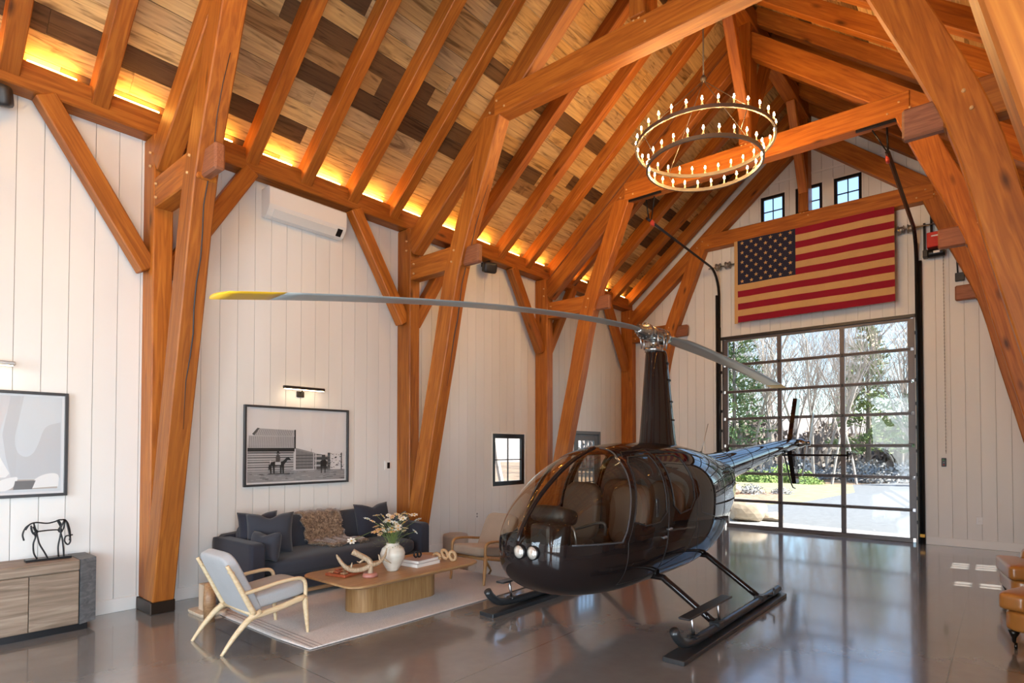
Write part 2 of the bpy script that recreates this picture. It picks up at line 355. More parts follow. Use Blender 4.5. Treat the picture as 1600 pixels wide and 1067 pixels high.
# ceiling: boards and rafters of both slopes
JACKS = [-4.9, -4.15, -3.4, -2.65, -1.9, -1.15, -.4, .36, 1.08, 1.80, 2.60, 3.38, 4.12, 4.85, 5.58, 6.40, 7.22, 8.06, 8.86, 9.66, 10.45, 11.32, 12.16, 12.90]
th_ = math.atan(SL); cs, sn = math.cos(th_), math.sin(th_)
JD, JWD = .235, .155
roof = {}
for side, sg in (('left', 1), ('right', -1)):
    ce = thing('ceiling_%s' % side, (CX0-sg*2.2, 4, 7.4), kind='structure'); roof[side] = ce
    X = (lambda x: x) if sg > 0 else (lambda x: 2*CX0-x)
    # deck above the boards
    prism('roof_deck', [(X(XL-.25), zr(XL)-.25*SL+.05), (X(CX0), zr(CX0)+.05), (X(CX0), zr(CX0)+.3), (X(XL-.25), zr(XL)-.25*SL+.3)], 'y', YN-.2, YB+.4, GROOVE, ce)
    Ls = (CX0-XL)/cs; nrow = 23; bw = Ls/nrow; ub = None; nb = 0
    extra = []
    for r in range(nrow):
        y = YN-random.random()*2
        while y < YB:
            ln = random.uniform(1.3, 3.6); y2 = min(y+ln, YB); ya = max(y, YN)
            y += ln
            if y2-ya < .15: continue
            t0 = r*bw+.002; t1 = (r+1)*bw-.002; tk = .022+random.uniform(-.006, .006)
            xm = XL+(t0+t1)/2*cs; zm = zr(xm)+tk/2-.004
            M = Matrix.Translation(Vector((X(xm), (ya+y2)/2, zm)))@Euler((0, -sg*th_, 0)).to_matrix().to_4x4()@Matrix.Diagonal((t1-t0, y2-ya-.003, tk, 1))
            if ub is None:
                V, F = boxm(1, 1, 1); me = bpy.data.meshes.new('ceiling_board'); me.from_pydata([tuple(v) for v in V], [], F); me.materials.append(BOARD); me.update()
                ub = me
            if nb < 290 and (sg > 0 or y2 > 2.0) and y2 > -1.0:
                _link(bpy.data.objects.new('ceiling_board', ub), ce, M); nb += 1
            else: extra.append((xf(boxm(1, 1, 1)[0], M), boxm(1, 1, 1)[1]))
    if extra:
        V, F = merge(extra); o = mk('ceiling_boards', V, F, BOARD, ce); tag(o, kind='stuff')
    for y in JACKS:
        p0 = Vector((X(-7.52), y, zr(-7.52)-JD/2/cs)); p1 = Vector((X(CX0-.06), y, zr(CX0-.06)-JD/2/cs))
        beam('rafter', p0, p1, JWD, JD, TIMBER, ce, .008)
rb = beam('ridge_beam', (CX0, YN, 8.83), (CX0, YB-.05, 8.83), .24, .30, TIMBER); tag(rb, 'long timber ridge beam running under the roof peak', 'beam')
# side windows and doors
w1 = thing('window_1', (XL, 8.55, 1.04), kind='structure')
def ring_y(parent, name, x0, x1, a, b, z0, z1, t, mat, bev=.004):
    for (y0, y1, q0, q1) in ((a, a+t, z0, z1), (b-t, b, z0, z1), (a+t, b-t, z0, z0+t), (a+t, b-t, z1-t, z1)): box(name, (x0, x1), (y0, y1), (q0, q1), mat, parent, bev)
ring_y(w1, 'casing', XL-.10, XL+.012, 8.05, 9.06, 1.04, 2.11, .03, TRIMW); ring_y(w1, 'sash', XL-.06, XL-.005, 8.08, 9.03, 1.07, 2.08, .085, BLKSTEEL)
box('muntin', (XL-.045, XL-.02), (8.145, 8.965), (1.566, 1.584), BLKSTEEL, w1); box('muntin', (XL-.045, XL-.02), (8.548, 8.562), (1.135, 2.015), BLKSTEEL, w1)
box('pane', (XL-.036, XL-.031), (8.14, 8.97), (1.13, 2.02), GLASS, w1)
d1 = thing('door_1', (XL, 11.33, 0), kind='structure'); GREYDOOR = flat('grey_blue_door', (.16, .19, .22), .4)
ring_y(d1, 'casing', XL-.12, XL+.015, 10.78, 11.88, -.07, 2.20, .07, GREYDOOR)
for (y0, y1, z0, z1) in ((10.85, 11.0, 0, 2.13), (11.66, 11.81, 0, 2.13), (11.0, 11.66, 0, .35), (11.0, 11.66, 1.98, 2.13)): box('stile', (XL-.08, XL-.03), (y0, y1), (z0, z1), GREYDOOR, d1, .004)
for k in range(1, 4): box('muntin', (XL-.07, XL-.04), (11.0+.165*k-.01, 11.0+.165*k+.01), (.35, 1.98), GREYDOOR, d1)
for k in range(1, 5): box('muntin', (XL-.07, XL-.04), (11.0, 11.66), (.35+.326*k-.01, .35+.326*k+.01), GREYDOOR, d1)
box('pane', (XL-.058, XL-.053), (11.0, 11.66), (.35, 1.98), GLASS, d1); tube('handle', [(XL-.03, 10.93, 1.0), (XL+.03, 10.93, 1.0), (XL+.03, 11.05, 1.0)], .012, BLKSTEEL, d1)
for k, (a, b) in enumerate(GW):
    w = thing('window_%d' % (k+2), ((a+b)/2, YB, GZ0), kind='structure')
    def ring_x(name, y0, y1, a, b, z0, z1, t, mat):
        for (x0, x1, q0, q1) in ((a, a+t, z0, z1), (b-t, b, z0, z1), (a+t, b-t, z0, z0+t), (a+t, b-t, z1-t, z1)): box(name, (x0, x1), (y0, y1), (q0, q1), mat, w)
    ring_x('casing', YB-.012, YB+.1, a, b, GZ0, GZ1, .03, TRIMW); ring_x('sash', YB+.01, YB+.06, a+.03, b-.03, GZ0+.03, GZ1-.03, .06, BLKSTEEL)
    m = (a+b)/2; box('muntin', (m-.01, m+.01), (YB+.02, YB+.045), (GZ0+.09, GZ1-.09), BLKSTEEL, w)
    for zz in (6.75, 7.03): box('muntin', (a+.09, b-.09), (YB+.02, YB+.045), (zz-.01, zz+.01), BLKSTEEL, w)
    box('pane', (a+.08, b-.08), (YB+.03, YB+.035), (GZ0+.08, GZ1-.08), GLASS, w)
tr = box('trim_1', (-4.9, -1.5), (YB-.014, YB), (7.60, 7.64), TRIMW); tag(tr, kind='structure')

# ------------------------------------------------------------------ glazed sectional overhead door
d2 = thing('door_2', ((DX0+DX1)/2, YB+.05, 0), kind='structure')
RH = DH/7; CW = (DX1-DX0)/3; yd0, yd1 = YB+.015, YB+.075
for r in range(7):
    z0, z1 = r*RH, (r+1)*RH
    sec = thing('door_section', ((DX0+DX1)/2, YB+.05, z0)); sec.parent = d2; sec.matrix_parent_inverse = W[d2.name].inverted()
    lo = .085 if r == 0 else .032
    box('rail', (DX0+.05, DX1-.05), (yd0, yd1), (z0, z0+lo), DOORFRAME, sec, .005); box('rail', (DX0+.05, DX1-.05), (yd0, yd1), (z1-(.07 if r == 6 else .03), z1-.003), DOORFRAME, sec, .005)
    for c in range(4):
        xx = DX0+CW*c; w2 = .045; xa, xb = (xx, xx+.10) if c == 0 else ((xx-.10, xx) if c == 3 else (xx-w2, xx+w2))
        box('stile', (xa, xb), (yd0+.003, yd1-.003), (z0+lo, z1-.03), DOORFRAME, sec, .004)
        if c in (1, 2): box('hinge', (xx-.022, xx+.022), (yd0-.010, yd0), (z0-.022, z0+.025), DARKMETAL, sec, .003) if r else None
    for c in range(3): box('pane', (DX0+CW*c+(.1 if c == 0 else w2), DX0+CW*(c+1)-(.1 if c == 2 else w2)), (YB+.04, YB+.046), (z0+lo, z1-.03), GLASS, sec)
for x0, x1 in ((DX0-.02, DX0), (DX1, DX1+.02)): box('jamb', (x0, x1), (YB-.01, YB+.12), (0, DH), DOORFRAME, d2)
box('header', (DX0-.1, DX1+.1), (YB-.03, YB+.01), (DH-.02, DH+.045), DARKMETAL, d2, .004)

# ================================================================== timber frame
BENTS = [-1.18, 2.37, 5.925, 9.46, 12.955]
LEG_IN = [(-7.18, 0), (-7.05, .62), (-6.74, 2.0), (-6.45, 3.23), (-6.15, 4.5), (-5.62, 5.80), (-5.36, 6.45)]
BN = {0: 'timber bent behind the viewer', 1: 'nearest timber bent, its split leg standing left of the sofa', 2: 'second timber bent, its leg standing behind the right end of the sofa',
      3: 'third timber bent, carrying the ends of the overhead door tracks', 4: 'timber bent against the far gable wall above the flag'}
BRONZE_SHOE = flat('steel_post_shoe', (.03, .018, .012), .4, .7); PEG = flat('oak_peg', (.62, .36, .15), .5); DARKEND = wood('end_grain', (.20, .075, .035), (.27, .10, .05), (.33, .13, .06), 'x', .5, 3, False, .05)
lowr = lambda x: 4.86+SL*(x+7.262)
for bi, yc in enumerate(BENTS):
    b = thing('timber_bent', (CX0, yc, 0), BN[bi], 'timber frame'); hw = .108
    for sg in (1, -1):
        cl = CX0 if sg > 0 else -3.25
        X = (lambda x: x) if sg > 0 else (lambda x: -6.5-x)
        XM = (lambda x: x) if sg > 0 else (lambda x: 2*CX0-x)
        px0, px1 = XL+.005, -7.30
        xa, xb = XM(px0), XM(px1)
        beam('post', ((xa+xb)/2, yc, .13), ((xa+xb)/2, yc, 5.31), abs(xb-xa), 2*hw-.02, TIMBER, b, .012, up=(0, 1, 0))
        # curved leg
        pin = catmull([(x, 0, z) for x, z in LEG_IN], 5); 
        wid = np.interp(pin[:, 2], [0, 1.5, 4, 6.5], [.30, .30, .31, .33])
        inn = [(X(p[0]), max(p[2], .13)) for p in pin]; out = [(X(p[0]-w), max(p[2]+.03, .13)) for p, w in zip(pin, wid)]
        n = len(inn); V = []; F = []
        for yy in (yc-hw, yc+hw):
            V += [(x, yy, z) for x, z in inn]+[(x, yy, z) for x, z in out]
        for i in range(n-1):
            F += [(i, i+1, n+i+1, n+i), (2*n+i+1, 2*n+i, 3*n+i, 3*n+i+1), (i+1, i, 2*n+i, 2*n+i+1), (n+i, n+i+1, 3*n+i+1, 3*n+i)]
        F += [(0, n, 3*n, 2*n), (n-1, 3*n-1, 4*n-1, 2*n-1)]
        M = frame_x((X(-5.6)-X(-7.2), 0, 6.4)).to_4x4(); M.translation = Vector((X(-6.4), yc, 3.2))
        lg = mk('curved_leg', V, F, TIMBER, b, M=M); fixn(lg)
        bm = bmesh.new(); bm.from_mesh(lg.data); ed = [e for e in bm.edges if len(e.link_faces) == 2 and e.calc_face_angle(0) > 1.0]; bmesh.ops.bevel(bm, geom=ed, offset=.012, segments=1, affect='EDGES'); bm.to_mesh(lg.data); bm.free()
        # steel shoe
        s0, s1 = sorted((X(-7.615), X(-7.165))); box('steel_shoe', (s0, s1), (yc-hw-.012, yc+hw+.012), (0, .135), BRONZE_SHOE, b, .008)
        # hammer beam and its through tenon
        beam('hammer_beam', (XM(-7.30), yc, 4.635), (X(-6.14), yc, 4.635), .19, .33, TIMBER, b)
        beam('tenon_end', (X(-6.2), yc, 4.62), (X(-5.84), yc, 4.62), .10, .27, DARKEND, b, .02)
        if bi in (1, 2) and sg > 0:
            cp = [(X(p[0])+.002, yc+.015+.012*math.sin(7*p[2]), p[2]) for p in pin if (1.9 if bi == 1 else 2.6) < p[2] < 5.6]; tube('drying_crack', cp, [.002, .008, .006, .003], RUBBER, b, 5)
        # principal rafter, deeper than the common rafters
        a = Vector((XM(-7.34), yc, lowr(-7.34)+.20)); e = Vector((CX0, yc, lowr(CX0)+.20)); beam('principal_rafter', a, e, .195, .33, TIMBER, b)
        # pegs
        for (x, z) in ((-5.55, 6.5), (-5.42, 6.62), (-5.28, 6.5), (-6.28, 4.72), (-6.33, 4.56), (-7.2, 4.70), (-7.2, 4.55), (-7.38, 4.95), (-7.38, 5.1)):
            xx = X(x) if z < 4.8 or abs(x) < 6.5 else XM(x)
            lathe('peg', [(.0, -.012), (.014, -.012), (.016, 0), (.016, .01)], (xx, yc-hw-.004, z), PEG, b, 8, axis='y')
        if bi < 4:
            # knee braces from the post up to the wall plate, both ways
            for dy in (-1, 1):
                beam('knee_brace', (XM(-7.47), yc+dy*.10, 3.80), (XM(-7.47), yc+dy*1.02, 5.34), .19, .17, TIMBER, b, up=(1, 0, 0)) if not (bi == 0 and dy < 0) else None
        else: beam('knee_brace', (XM(-7.47), yc-.10, 3.80), (XM(-7.47), yc-1.02, 5.34), .19, .17, TIMBER, b, up=(1, 0, 0))
    beam('collar_beam', (-5.47, yc, 6.585), (-.95, yc, 6.585), .228, .33, TIMBER, b)
    beam('king_post', (CX0, yc, 6.74), (CX0, yc, 8.70), .20, .33, TIMBER, b, up=(0, 1, 0))
    for x in (-3.27, -3.2, -3.12): lathe('peg', [(.0, -.012), (.014, -.012), (.016, 0), (.016, .01)], (x, yc-hw-.004, 6.66+.08*(x < -3.15)), PEG, b, 8, axis='y')
    for dy in (-1, 1):
        if (bi == 0 and dy < 0) or (bi == 4 and dy > 0): continue
        beam('ridge_brace', (CX0, yc+dy*.12, 7.15), (CX0, yc+dy*1.0, 8.70), .14, .17, TIMBER, b, up=(1, 0, 0))
    if bi in (3,):
        pass
for side, sg in (('left', 1), ('right', -1)):
    XM = (lambda x: x) if sg > 0 else (lambda x: 2*CX0-x)
    pl = beam('wall_plate', (XM(-7.515), YN, 5.46), (XM(-7.515), YB, 5.46), .23, .28, TIMBER)
    tag(pl, 'long timber wall plate along the top of the %s wall' % ('left white' if sg > 0 else 'right'), 'beam')
    k = 0
    ordn = ['first', 'second', 'third', 'fourth', 'fifth', 'sixth', 'seventh', 'eighth', 'ninth', 'tenth', 'eleventh', 'twelfth', 'thirteenth', 'fourteenth', 'fifteenth']
    for i in range(len(JACKS)-1):
        y0, y1 = JACKS[i]+.13, JACKS[i+1]-.2
        if y0 < -2: continue
        o = box('led_strip', tuple(sorted((XM(-7.415), XM(-7.445)))), (y0, min(y1, y0+.42)), (5.602, 5.616), LED)
        if sg > 0: tag(o, 'glowing warm LED strip on the left wall plate, %s rafter gap counting from the viewer' % (ordn[k] if k < 15 else 'farthest'), 'light strip', 'LED strips on the left wall plate')
        else: tag(o, 'warm LED strip on the right wall plate, lighting the right roof slope', 'light strip', 'LED strips on the right wall plate')
        k += 1

# ================================================================== helicopter
HX, HY = -3.25, 6.25                                   # mast axis
heli = thing('helicopter', (HX, HY, 0), 'glossy black light helicopter parked on skids in front of the glazed door', 'helicopter')
ST = np.array([(-2.50, .90, .90, .0, .90), (-2.465, 1.06, .74, .19, .89), (-2.34, 1.23, .59, .36, .90), (-2.1, 1.44, .485, .50, .92), (-1.75, 1.65, .42, .60, .95), (-1.35, 1.79, .385, .645, .98),
               (-.9, 1.85, .375, .655, 1.02), (-.3, 1.865, .375, .655, 1.05), (.2, 1.85, .385, .64, 1.08), (.7, 1.80, .44, .575, 1.12), (1.2, 1.72, .58, .47, 1.18), (1.65, 1.66, .80, .36, 1.24), (1.95, 1.60, 1.0, .25, 1.30), (2.07, 1.36, 1.33, .0, 1.345)])
SS = catmull([tuple(r) for r in ST], 18); NS = len(SS); NA = 176; EXP = 2.45
SS[:, 3] = np.maximum(SS[:, 3], 0)
ang = np.linspace(0, 2*PI, NA, endpoint=False)
ca, sa = np.cos(ang), np.sin(ang)
GX = np.sign(ca)*np.abs(ca)**(2/EXP); GZs = np.sign(sa)*np.abs(sa)**(2/EXP)
PX = SS[:, 3][:, None]*GX[None]; PZ = SS[:, 4][:, None]+np.where(GZs[None] > 0, (SS[:, 1]-SS[:, 4])[:, None]*GZs[None], (SS[:, 4]-SS[:, 2])[:, None]*GZs[None]); PY = np.repeat(SS[:, 0][:, None], NA, 1)
def surf_x(yp, z):
    s = [np.interp(yp, SS[:, 0], SS[:, k]) for k in range(5)]
    h = (s[1]-s[4]) if z > s[4] else (s[4]-s[2]); t = min(abs(z-s[4])/max(h, 1e-6), 1); return s[3]*(1-t**EXP)**(1/EXP)
def inpoly(py, pz, poly):
    ins = np.zeros(py.shape, bool); n = len(poly)
    for i in range(n):
        (x1, y1), (x2, y2) = poly[i], poly[(i+1) % n]
        c = ((y1 > pz) != (y2 > pz)) & (py < (x2-x1)*(pz-y1)/(y2-y1+1e-12)+x1); ins ^= c
    return ins
WS = [(-2.6, 1.0), (-2.30, .985), (-1.76, .965), (-1.70, 1.05), (-1.42, 1.70), (-1.28, 1.79), (-1.28, 1.95), (-2.6, 1.95)]
FD = [(-1.66, .55), (-1.68, .95), (-1.62, 1.06), (-1.36, 1.70), (-1.26, 1.765), (-.86, 1.79), (-.90, 1.55), (-.98, .95), (-1.02, .55)]
FW_ = [(-1.585, 1.13), (-1.36, 1.66), (-1.28, 1.715), (-.93, 1.73), (-.93, 1.60), (-1.0, 1.17), (-1.15, 1.09), (-1.4, 1.075)]
RD = [(-.845, 1.79), (-.885, 1.55), (-.965, .95), (-1.0, .62), (-.5, .70), (-.3, .95), (-.24, 1.3), (-.27, 1.76)]
RW = [(-.80, 1.725), (-.80, 1.60), (-.83, 1.22), (-.70, 1.13), (-.45, 1.16), (-.33, 1.26), (-.29, 1.45), (-.33, 1.70), (-.42, 1.73)]
fy = .25*(PY[:-1]+PY[1:]+np.roll(PY, -1, 1)[:-1]+np.roll(PY, -1, 1)[1:]); fz = .25*(PZ[:-1]+PZ[1:]+np.roll(PZ, -1, 1)[:-1]+np.roll(PZ, -1, 1)[1:]); fx = .25*(PX[:-1]+PX[1:]+np.roll(PX, -1, 1)[:-1]+np.roll(PX, -1, 1)[1:])
cls = np.zeros(fy.shape, int)
isws = inpoly(fy, fz, WS); cls[isws & (fx > .022)] = 1; cls[isws & (fx < -.022)] = 2
for k, (poly, base) in enumerate(((FD, 3), (RD, 5))):
    m = inpoly(fy, fz, poly) & (np.abs(fx) > .2); cls[m & (fx > 0)] = base; cls[m & (fx < 0)] = base+1
for k, (poly, base) in enumerate(((FW_, 7), (RW, 9))):
    m = inpoly(fy, fz, poly) & (np.abs(fx) > .2); cls[m & (fx > 0)] = base; cls[m & (fx < 0)] = base+1
allV = np.stack([PX+HX, PY+HY, PZ], -1).reshape(-1, 3)
def patch(name, c, mat, parent):
    ii, jj = np.where(cls == c); F = np.stack([ii*NA+jj, (ii+1)*NA+jj, (ii+1)*NA+(jj+1) % NA, ii*NA+(jj+1) % NA], 1)
    u, inv = np.unique(F.ravel(), return_inverse=True); o = mk(name, allV[u], inv.reshape(-1, 4)[:, ::-1], mat, parent, smooth=True); fixn(o); return o
patch('fuselage', 0, BLACK, heli)
SEAL = flat('window_seal_grey', (.07, .075, .085), .35, .2)
wsL = patch('windshield', 1, COPTER_GLASS, heli); wsR = patch('windshield', 2, COPTER_GLASS, heli)
doors = {}
for c, nm in ((3, 'front_door'), (4, 'front_door'), (5, 'rear_door'), (6, 'rear_door')): doors[c] = patch(nm, c, BLACK, heli)
for c in (7, 8, 9, 10): patch('door_window', c, COPTER_GLASS, doors[c-4])
def on_side(poly, sg, n=10, off=.004, close=True):
    P = []; q = poly+[poly[0]] if close else poly
    for (a, b), (c, d) in zip(q[:-1], q[1:]):
        for t in np.linspace(0, 1, n, endpoint=False):
            yp, z = a+(c-a)*t, b+(d-b)*t; P.append((HX+sg*(surf_x(yp, z)+off), HY+yp, z))
    if close: P.append(P[0])
    else:
        yp, z = q[-1]; P.append((HX+sg*(surf_x(yp, z)+off), HY+yp, z))
    return P
for sg, cf, cr in ((1, 3, 5), (-1, 4, 6)):
    tube('window_seal', on_side(FW_, sg), .007, RUBBER, doors[cf], 6); tube('window_seal', on_side(RW, sg), .007, RUBBER, doors[cr], 6)
    tube('door_seam', on_side(FD, sg, off=-.001), .004, RUBBER, doors[cf], 5); tube('door_seam', on_side(RD, sg, off=-.001), .004, RUBBER, doors[cr], 5)
    tube('windshield_post', on_side([(-2.27, .98), (-1.76, .962), (-1.70, 1.05), (-1.42, 1.70), (-1.30, 1.80)], sg, 12, .002, False), .008, SEAL, heli, 6)
    for (y, z, d) in ((-1.04, .93, doors[cf]), (-.93, 1.0, doors[cr])): box('handle', tuple(sorted((HX+sg*(surf_x(y, z)-.005), HX+sg*(surf_x(y, z)+.02)))), (HY+y-.05, HY+y+.02), (z-.012, z+.012), STEEL, d, .006)
    tube('panel_seam', on_side([(-.26, 1.0), (-.20, .75), (.05, .47)], sg, 12, .0, False), .003, SEAL, heli, 5); tube('panel_seam', on_side([(.74, 1.7), (.74, .55)], sg, 16, .0, False), .003, SEAL, heli, 5)
    tube('panel_seam', on_side([(-.18, 1.70), (-.15, 1.1), (.72, .92)], sg, 12, .0, False), .003, SEAL, heli, 5)
cen = [(HX, HY+s[0], s[1]+.003) for s in SS if s[0] < -1.28 and s[1] > .99]
tube('center_post', cen, .020, BLACK, heli, 8)
# cabin interior
bk = [(HX+.96*PX[i, j], HY-.235, PZ[i, j]*.97+.03) for i in [int(np.argmin(abs(SS[:, 0]+.235)))] for j in range(0, NA, 4)]
mk('bulkhead', bk, [tuple(range(len(bk)))], RUBBER, heli)
box('cabin_floor', (HX-.40, HX+.40), (HY-1.9, HY-.25), (.55, .58), RUBBER, heli)
SEATM = flat('dark_brown_seat_leather', (.07, .042, .028), .5)
for sx in (-.30, .30):
    for (yb, lab) in ((-1.35, 'front'), (-.55, 'rear')):
        M = TR((HX+sx, HY+yb, .78)); s = cushion('seat_cushion', (.48, .46, .16), M, SEATM, heli, 4, res=6)
        cushion('seat_back', (.46, .14, .62), TR((HX+sx, HY+yb+.25, 1.13), rx=-10), SEATM, heli, 4, res=6)
        box('seat_base', (HX+sx-.2, HX+sx+.2), (HY+yb-.2, HY+yb+.25), (.56, .72), RUBBER, heli, .02)
box('instrument_console', (HX-.12, HX+.12), (HY-2.2, HY-1.85), (.55, 1.12), RUBBER, heli, .04, 2)
cushion('instrument_hood', (.42, .30, .16), TR((HX, HY-1.98, 1.18), rx=-15), RUBBER, heli, 4, res=6)
for k in range(3): lathe('gauge', [(.0, 0), (.038, 0), (.038, .01), (.0, .012)], (HX-.1+.1*k, HY-1.86, 1.12), flat('gauge_face', (.5, .5, .48), .4) if k == 0 else bpy.data.materials['gauge_face'], heli, 12, axis='y')
tube('cyclic_stick', [(HX, HY-1.62, .5), (HX, HY-1.66, 1.0), (HX-.25, HY-1.62, 1.08), (HX-.3, HY-1.62, 1.0)], .013, STEEL, heli, 8, curve=4); tube('cyclic_grip', [(HX+.02, HY-1.66, 1.02), (HX+.3, HY-1.62, 1.1), (HX+.32, HY-1.6, .98)], .015, RUBBER, heli, 8, curve=4)
# nose lights
LENS = flat('lamp_lens', (.75, .72, .66), .08, .6)
for dx, dy in ((.03, -2.50), (.155, -2.475)):
    l_ = lathe('landing_light', [(.0, -.03), (.062, -.03), (.062, .008), (.052, .012)], (HX+dx, HY+dy+.012, .92), BLKSTEEL, heli, 20, axis='y')
    lathe('lens', [(.0, -.045), (.03, -.042), (.054, -.03), (.054, -.02)], (HX+dx, HY+dy+.012, .92), LENS, l_, 20, axis='y')
# mast fairing, rotor head
prof = [(1.80, .20, .30), (1.9, .185, .27), (2.2, .165, .235), (2.6, .14, .20), (2.93, .118, .165), (2.97, .105, .15)]
V = []; F = []; n = 40
for (z, hx, hy) in prof:
    for k in range(n):
        a = 2*PI*k/n; V.append((HX+hx*math.cos(a), HY+.06+hy*math.sin(a)+(.05*(2.9-z) if math.sin(a) > 0 else 0), z))
F = [(i*n+k, i*n+(k+1) % n, (i+1)*n+(k+1) % n, (i+1)*n+k) for i in range(len(prof)-1) for k in range(n)]+[tuple((len(prof)-1)*n+k for k in range(n))]
mf = mk('mast_fairing', V, F, BLACK, heli, smooth=True); fixn(mf)
for z in (2.14, 2.36, 2.62, 2.82):
    hx, hy = np.interp(z, [p[0] for p in prof], [p[1] for p in prof]), np.interp(z, [p[0] for p in prof], [p[2] for p in prof])
    tube('fairing_band', [(HX+(hx+.002)*math.cos(a), HY+.06+(hy+.002)*math.sin(a)+(.05*(2.9-z) if math.sin(a) > 0 else 0), z) for a in np.linspace(.1, 1.3, 9)], .012, RUBBER, mf, 6)
HEADM = flat('rotor_head_alloy', (.42, .43, .42), .25, .9)
hub = lathe('rotor_head', [(.0, 2.95), (.11, 2.95), (.11, 3.0), (.045, 3.01), (.045, 3.08), (.10, 3.09), (.10, 3.12), (.05, 3.13), (.05, 3.2), (.0, 3.2)], (HX, HY, 0), HEADM, heli, 20)
cushion('hub_block', (.22, .40, .13), TR((HX, HY, 3.17)), HEADM, hub, 4, res=6)
for dx, dy in ((.11, .1), (.11, -.1), (-.11, .1), (-.11, -.1), (.13, 0), (-.13, 0)): tube('pitch_link', [(HX+dx, HY+dy, 2.99), (HX+dx*1.05, HY+dy*1.3, 3.16)], .011, STEEL, hub, 6)
for k in range(16):
    a = 2*PI*k/16; tube('bolt', [(HX+.095*math.cos(a), HY+.095*math.sin(a), 2.99), (HX+.095*math.cos(a), HY+.095*math.sin(a), 3.015)], .009, STEEL, hub, 6)
def blade(sgn, drop, name='rotor_blade'):
    ch = .254; prof = [(-.5, 0), (-.46, .045), (-.3, .065), (-.05, .055), (.25, .028), (.5, .004), (.5, -.004), (.25, -.02), (-.05, -.04), (-.3, -.05), (-.46, -.035)]
    def mesh(r0, r1, n):
        V = []; m = len(prof)
        for r in np.linspace(r0, r1, n):
            z = 3.17-drop*(max(r-.2, 0)/4.83)**1.65; y = HY+sgn*r; c = ch if r > .75 else ch*(.45+.55*(max(r-.32, 0)/.43))
            tw = math.radians(7-6*r/5.03)
            for (u, w) in prof:
                xx, zz = u*c, w*ch
                V.append((HX+sgn*(-(xx*math.cos(tw)-zz*math.sin(tw))), y, z-xx*math.sin(tw)*-1*-1+zz*math.cos(tw)))
        F = [(i*m+k, i*m+(k+1) % m, (i+1)*m+(k+1) % m, (i+1)*m+k) for i in range(n-1) for k in range(m)]+[tuple(range(m-1, -1, -1)), tuple((n-1)*m+k for k in range(m))]
        return V, F
    V, F = mesh(.33, 4.62, 36); bl = mk(name, V, F, BLADE, heli, smooth=True); fixn(bl)
    V, F = mesh(4.62, 4.93, 6); t = mk('blade_tip', V, F, YELLOW, bl, smooth=True); fixn(t); tag(t, 'yellow painted blade tip')
    lathe('blade_grip', [(.0, 0), (.07, .0), (.10, .03), (.10, .1), (.06, .16), (.05, .24), (.0, .24)], (HX, HY+sgn*.15-(0 if sgn > 0 else .0), 3.165), HEADM, bl, 18, axis='y') if sgn > 0 else lathe('blade_grip', [(.0, 0), (.07, .0), (.10, -.03), (.10, -.1), (.06, -.16), (.05, -.24), (.0, -.24)], (HX, HY-.15, 3.165), HEADM, bl, 18, axis='y')
    for k in range(12):
        a = 2*PI*k/12; tube('bolt', [(HX+.085*math.cos(a), HY+sgn*.25, 3.165+.085*math.sin(a)), (HX+.085*math.cos(a), HY+sgn*.275, 3.165+.085*math.sin(a))], .008, STEEL, bl, 6)
    return bl
blade(-1, .57); blade(1, .25)
# tail
bm_pts = [(HX, HY+y, z) for y, z in ((1.0, 1.44), (1.9, 1.505), (3.2, 1.64), (4.6, 1.78), (5.75, 1.88), (5.95, 1.895))]
boom = tube('tail_boom', bm_pts, [.28, .235, .185, .14, .105, .07], BLACK, heli, 24, curve=5)
for y in (2.0, 2.9, 3.8, 4.7):
    r = np.interp(y, [1, 1.9, 3.2, 4.6, 5.75], [.28, .235, .185, .14, .105]); z = np.interp(y, [1, 1.9, 3.2, 4.6, 5.75], [1.44, 1.505, 1.64, 1.78, 1.88])
    tube('boom_seam', [(HX+(r+.001)*math.cos(a), HY+y, z+(r+.001)*math.sin(a)) for a in np.linspace(0, 2*PI, 25)], .003, SEAL, boom, 4)
def fin(name, pts, th, mat):
    o = prism(name, pts, 'x', HX-th/2, HX+th/2, mat, heli); return o
fin('upper_fin', [(HY+5.55, 1.88), (HY+5.85, 1.88), (HY+6.22, 2.78), (HY+6.0, 2.80)], .085, BLACK); fin('lower_fin', [(HY+5.5, 1.86), (HY+5.85, 1.86), (HY+6.08, 1.12), (HY+5.88, 1.10)], .085, BLACK)
sb_ = box('stabilizer', (HX-.05, HX+1.08), (HY+5.22, HY+5.52), (1.655, 1.69), BLACK, heli, .015); box('end_plate', (HX+1.07, HX+1.10), (HY+5.2, HY+5.54), (1.60, 1.75), BLACK, sb_, .01)
tube('tail_skid', [(HX, HY+5.2, 1.72), (HX, HY+5.7, 1.1), (HX, HY+5.95, 1.0)], .014, SKIDGREY, heli, 6, curve=3)
tg = lathe('tail_gearbox', [(.0, 0), (.08, .01), (.09, .12), (.05, .2), (.0, .22)], (HX+.02, HY+5.9, 1.9), HEADM, heli, 14, axis='x')
trb = lathe('tail_rotor', [(.0, .2), (.05, .21), (.05, .28), (.0, .29)], (HX+.02, HY+5.9, 1.9), HEADM, heli, 12, axis='x')
for s in (1, -1): prism('tail_rotor_blade', [(HY+5.9-.05+s*.10, 1.9+s*.05), (HY+5.9+.06+s*.10, 1.9+s*.05-.02*s), (HY+5.9+s*.42+.055, 1.9+s*.60), (HY+5.9+s*.42-.055, 1.9+s*.62)], 'x', HX+.25, HX+.265, BLADE, trb)
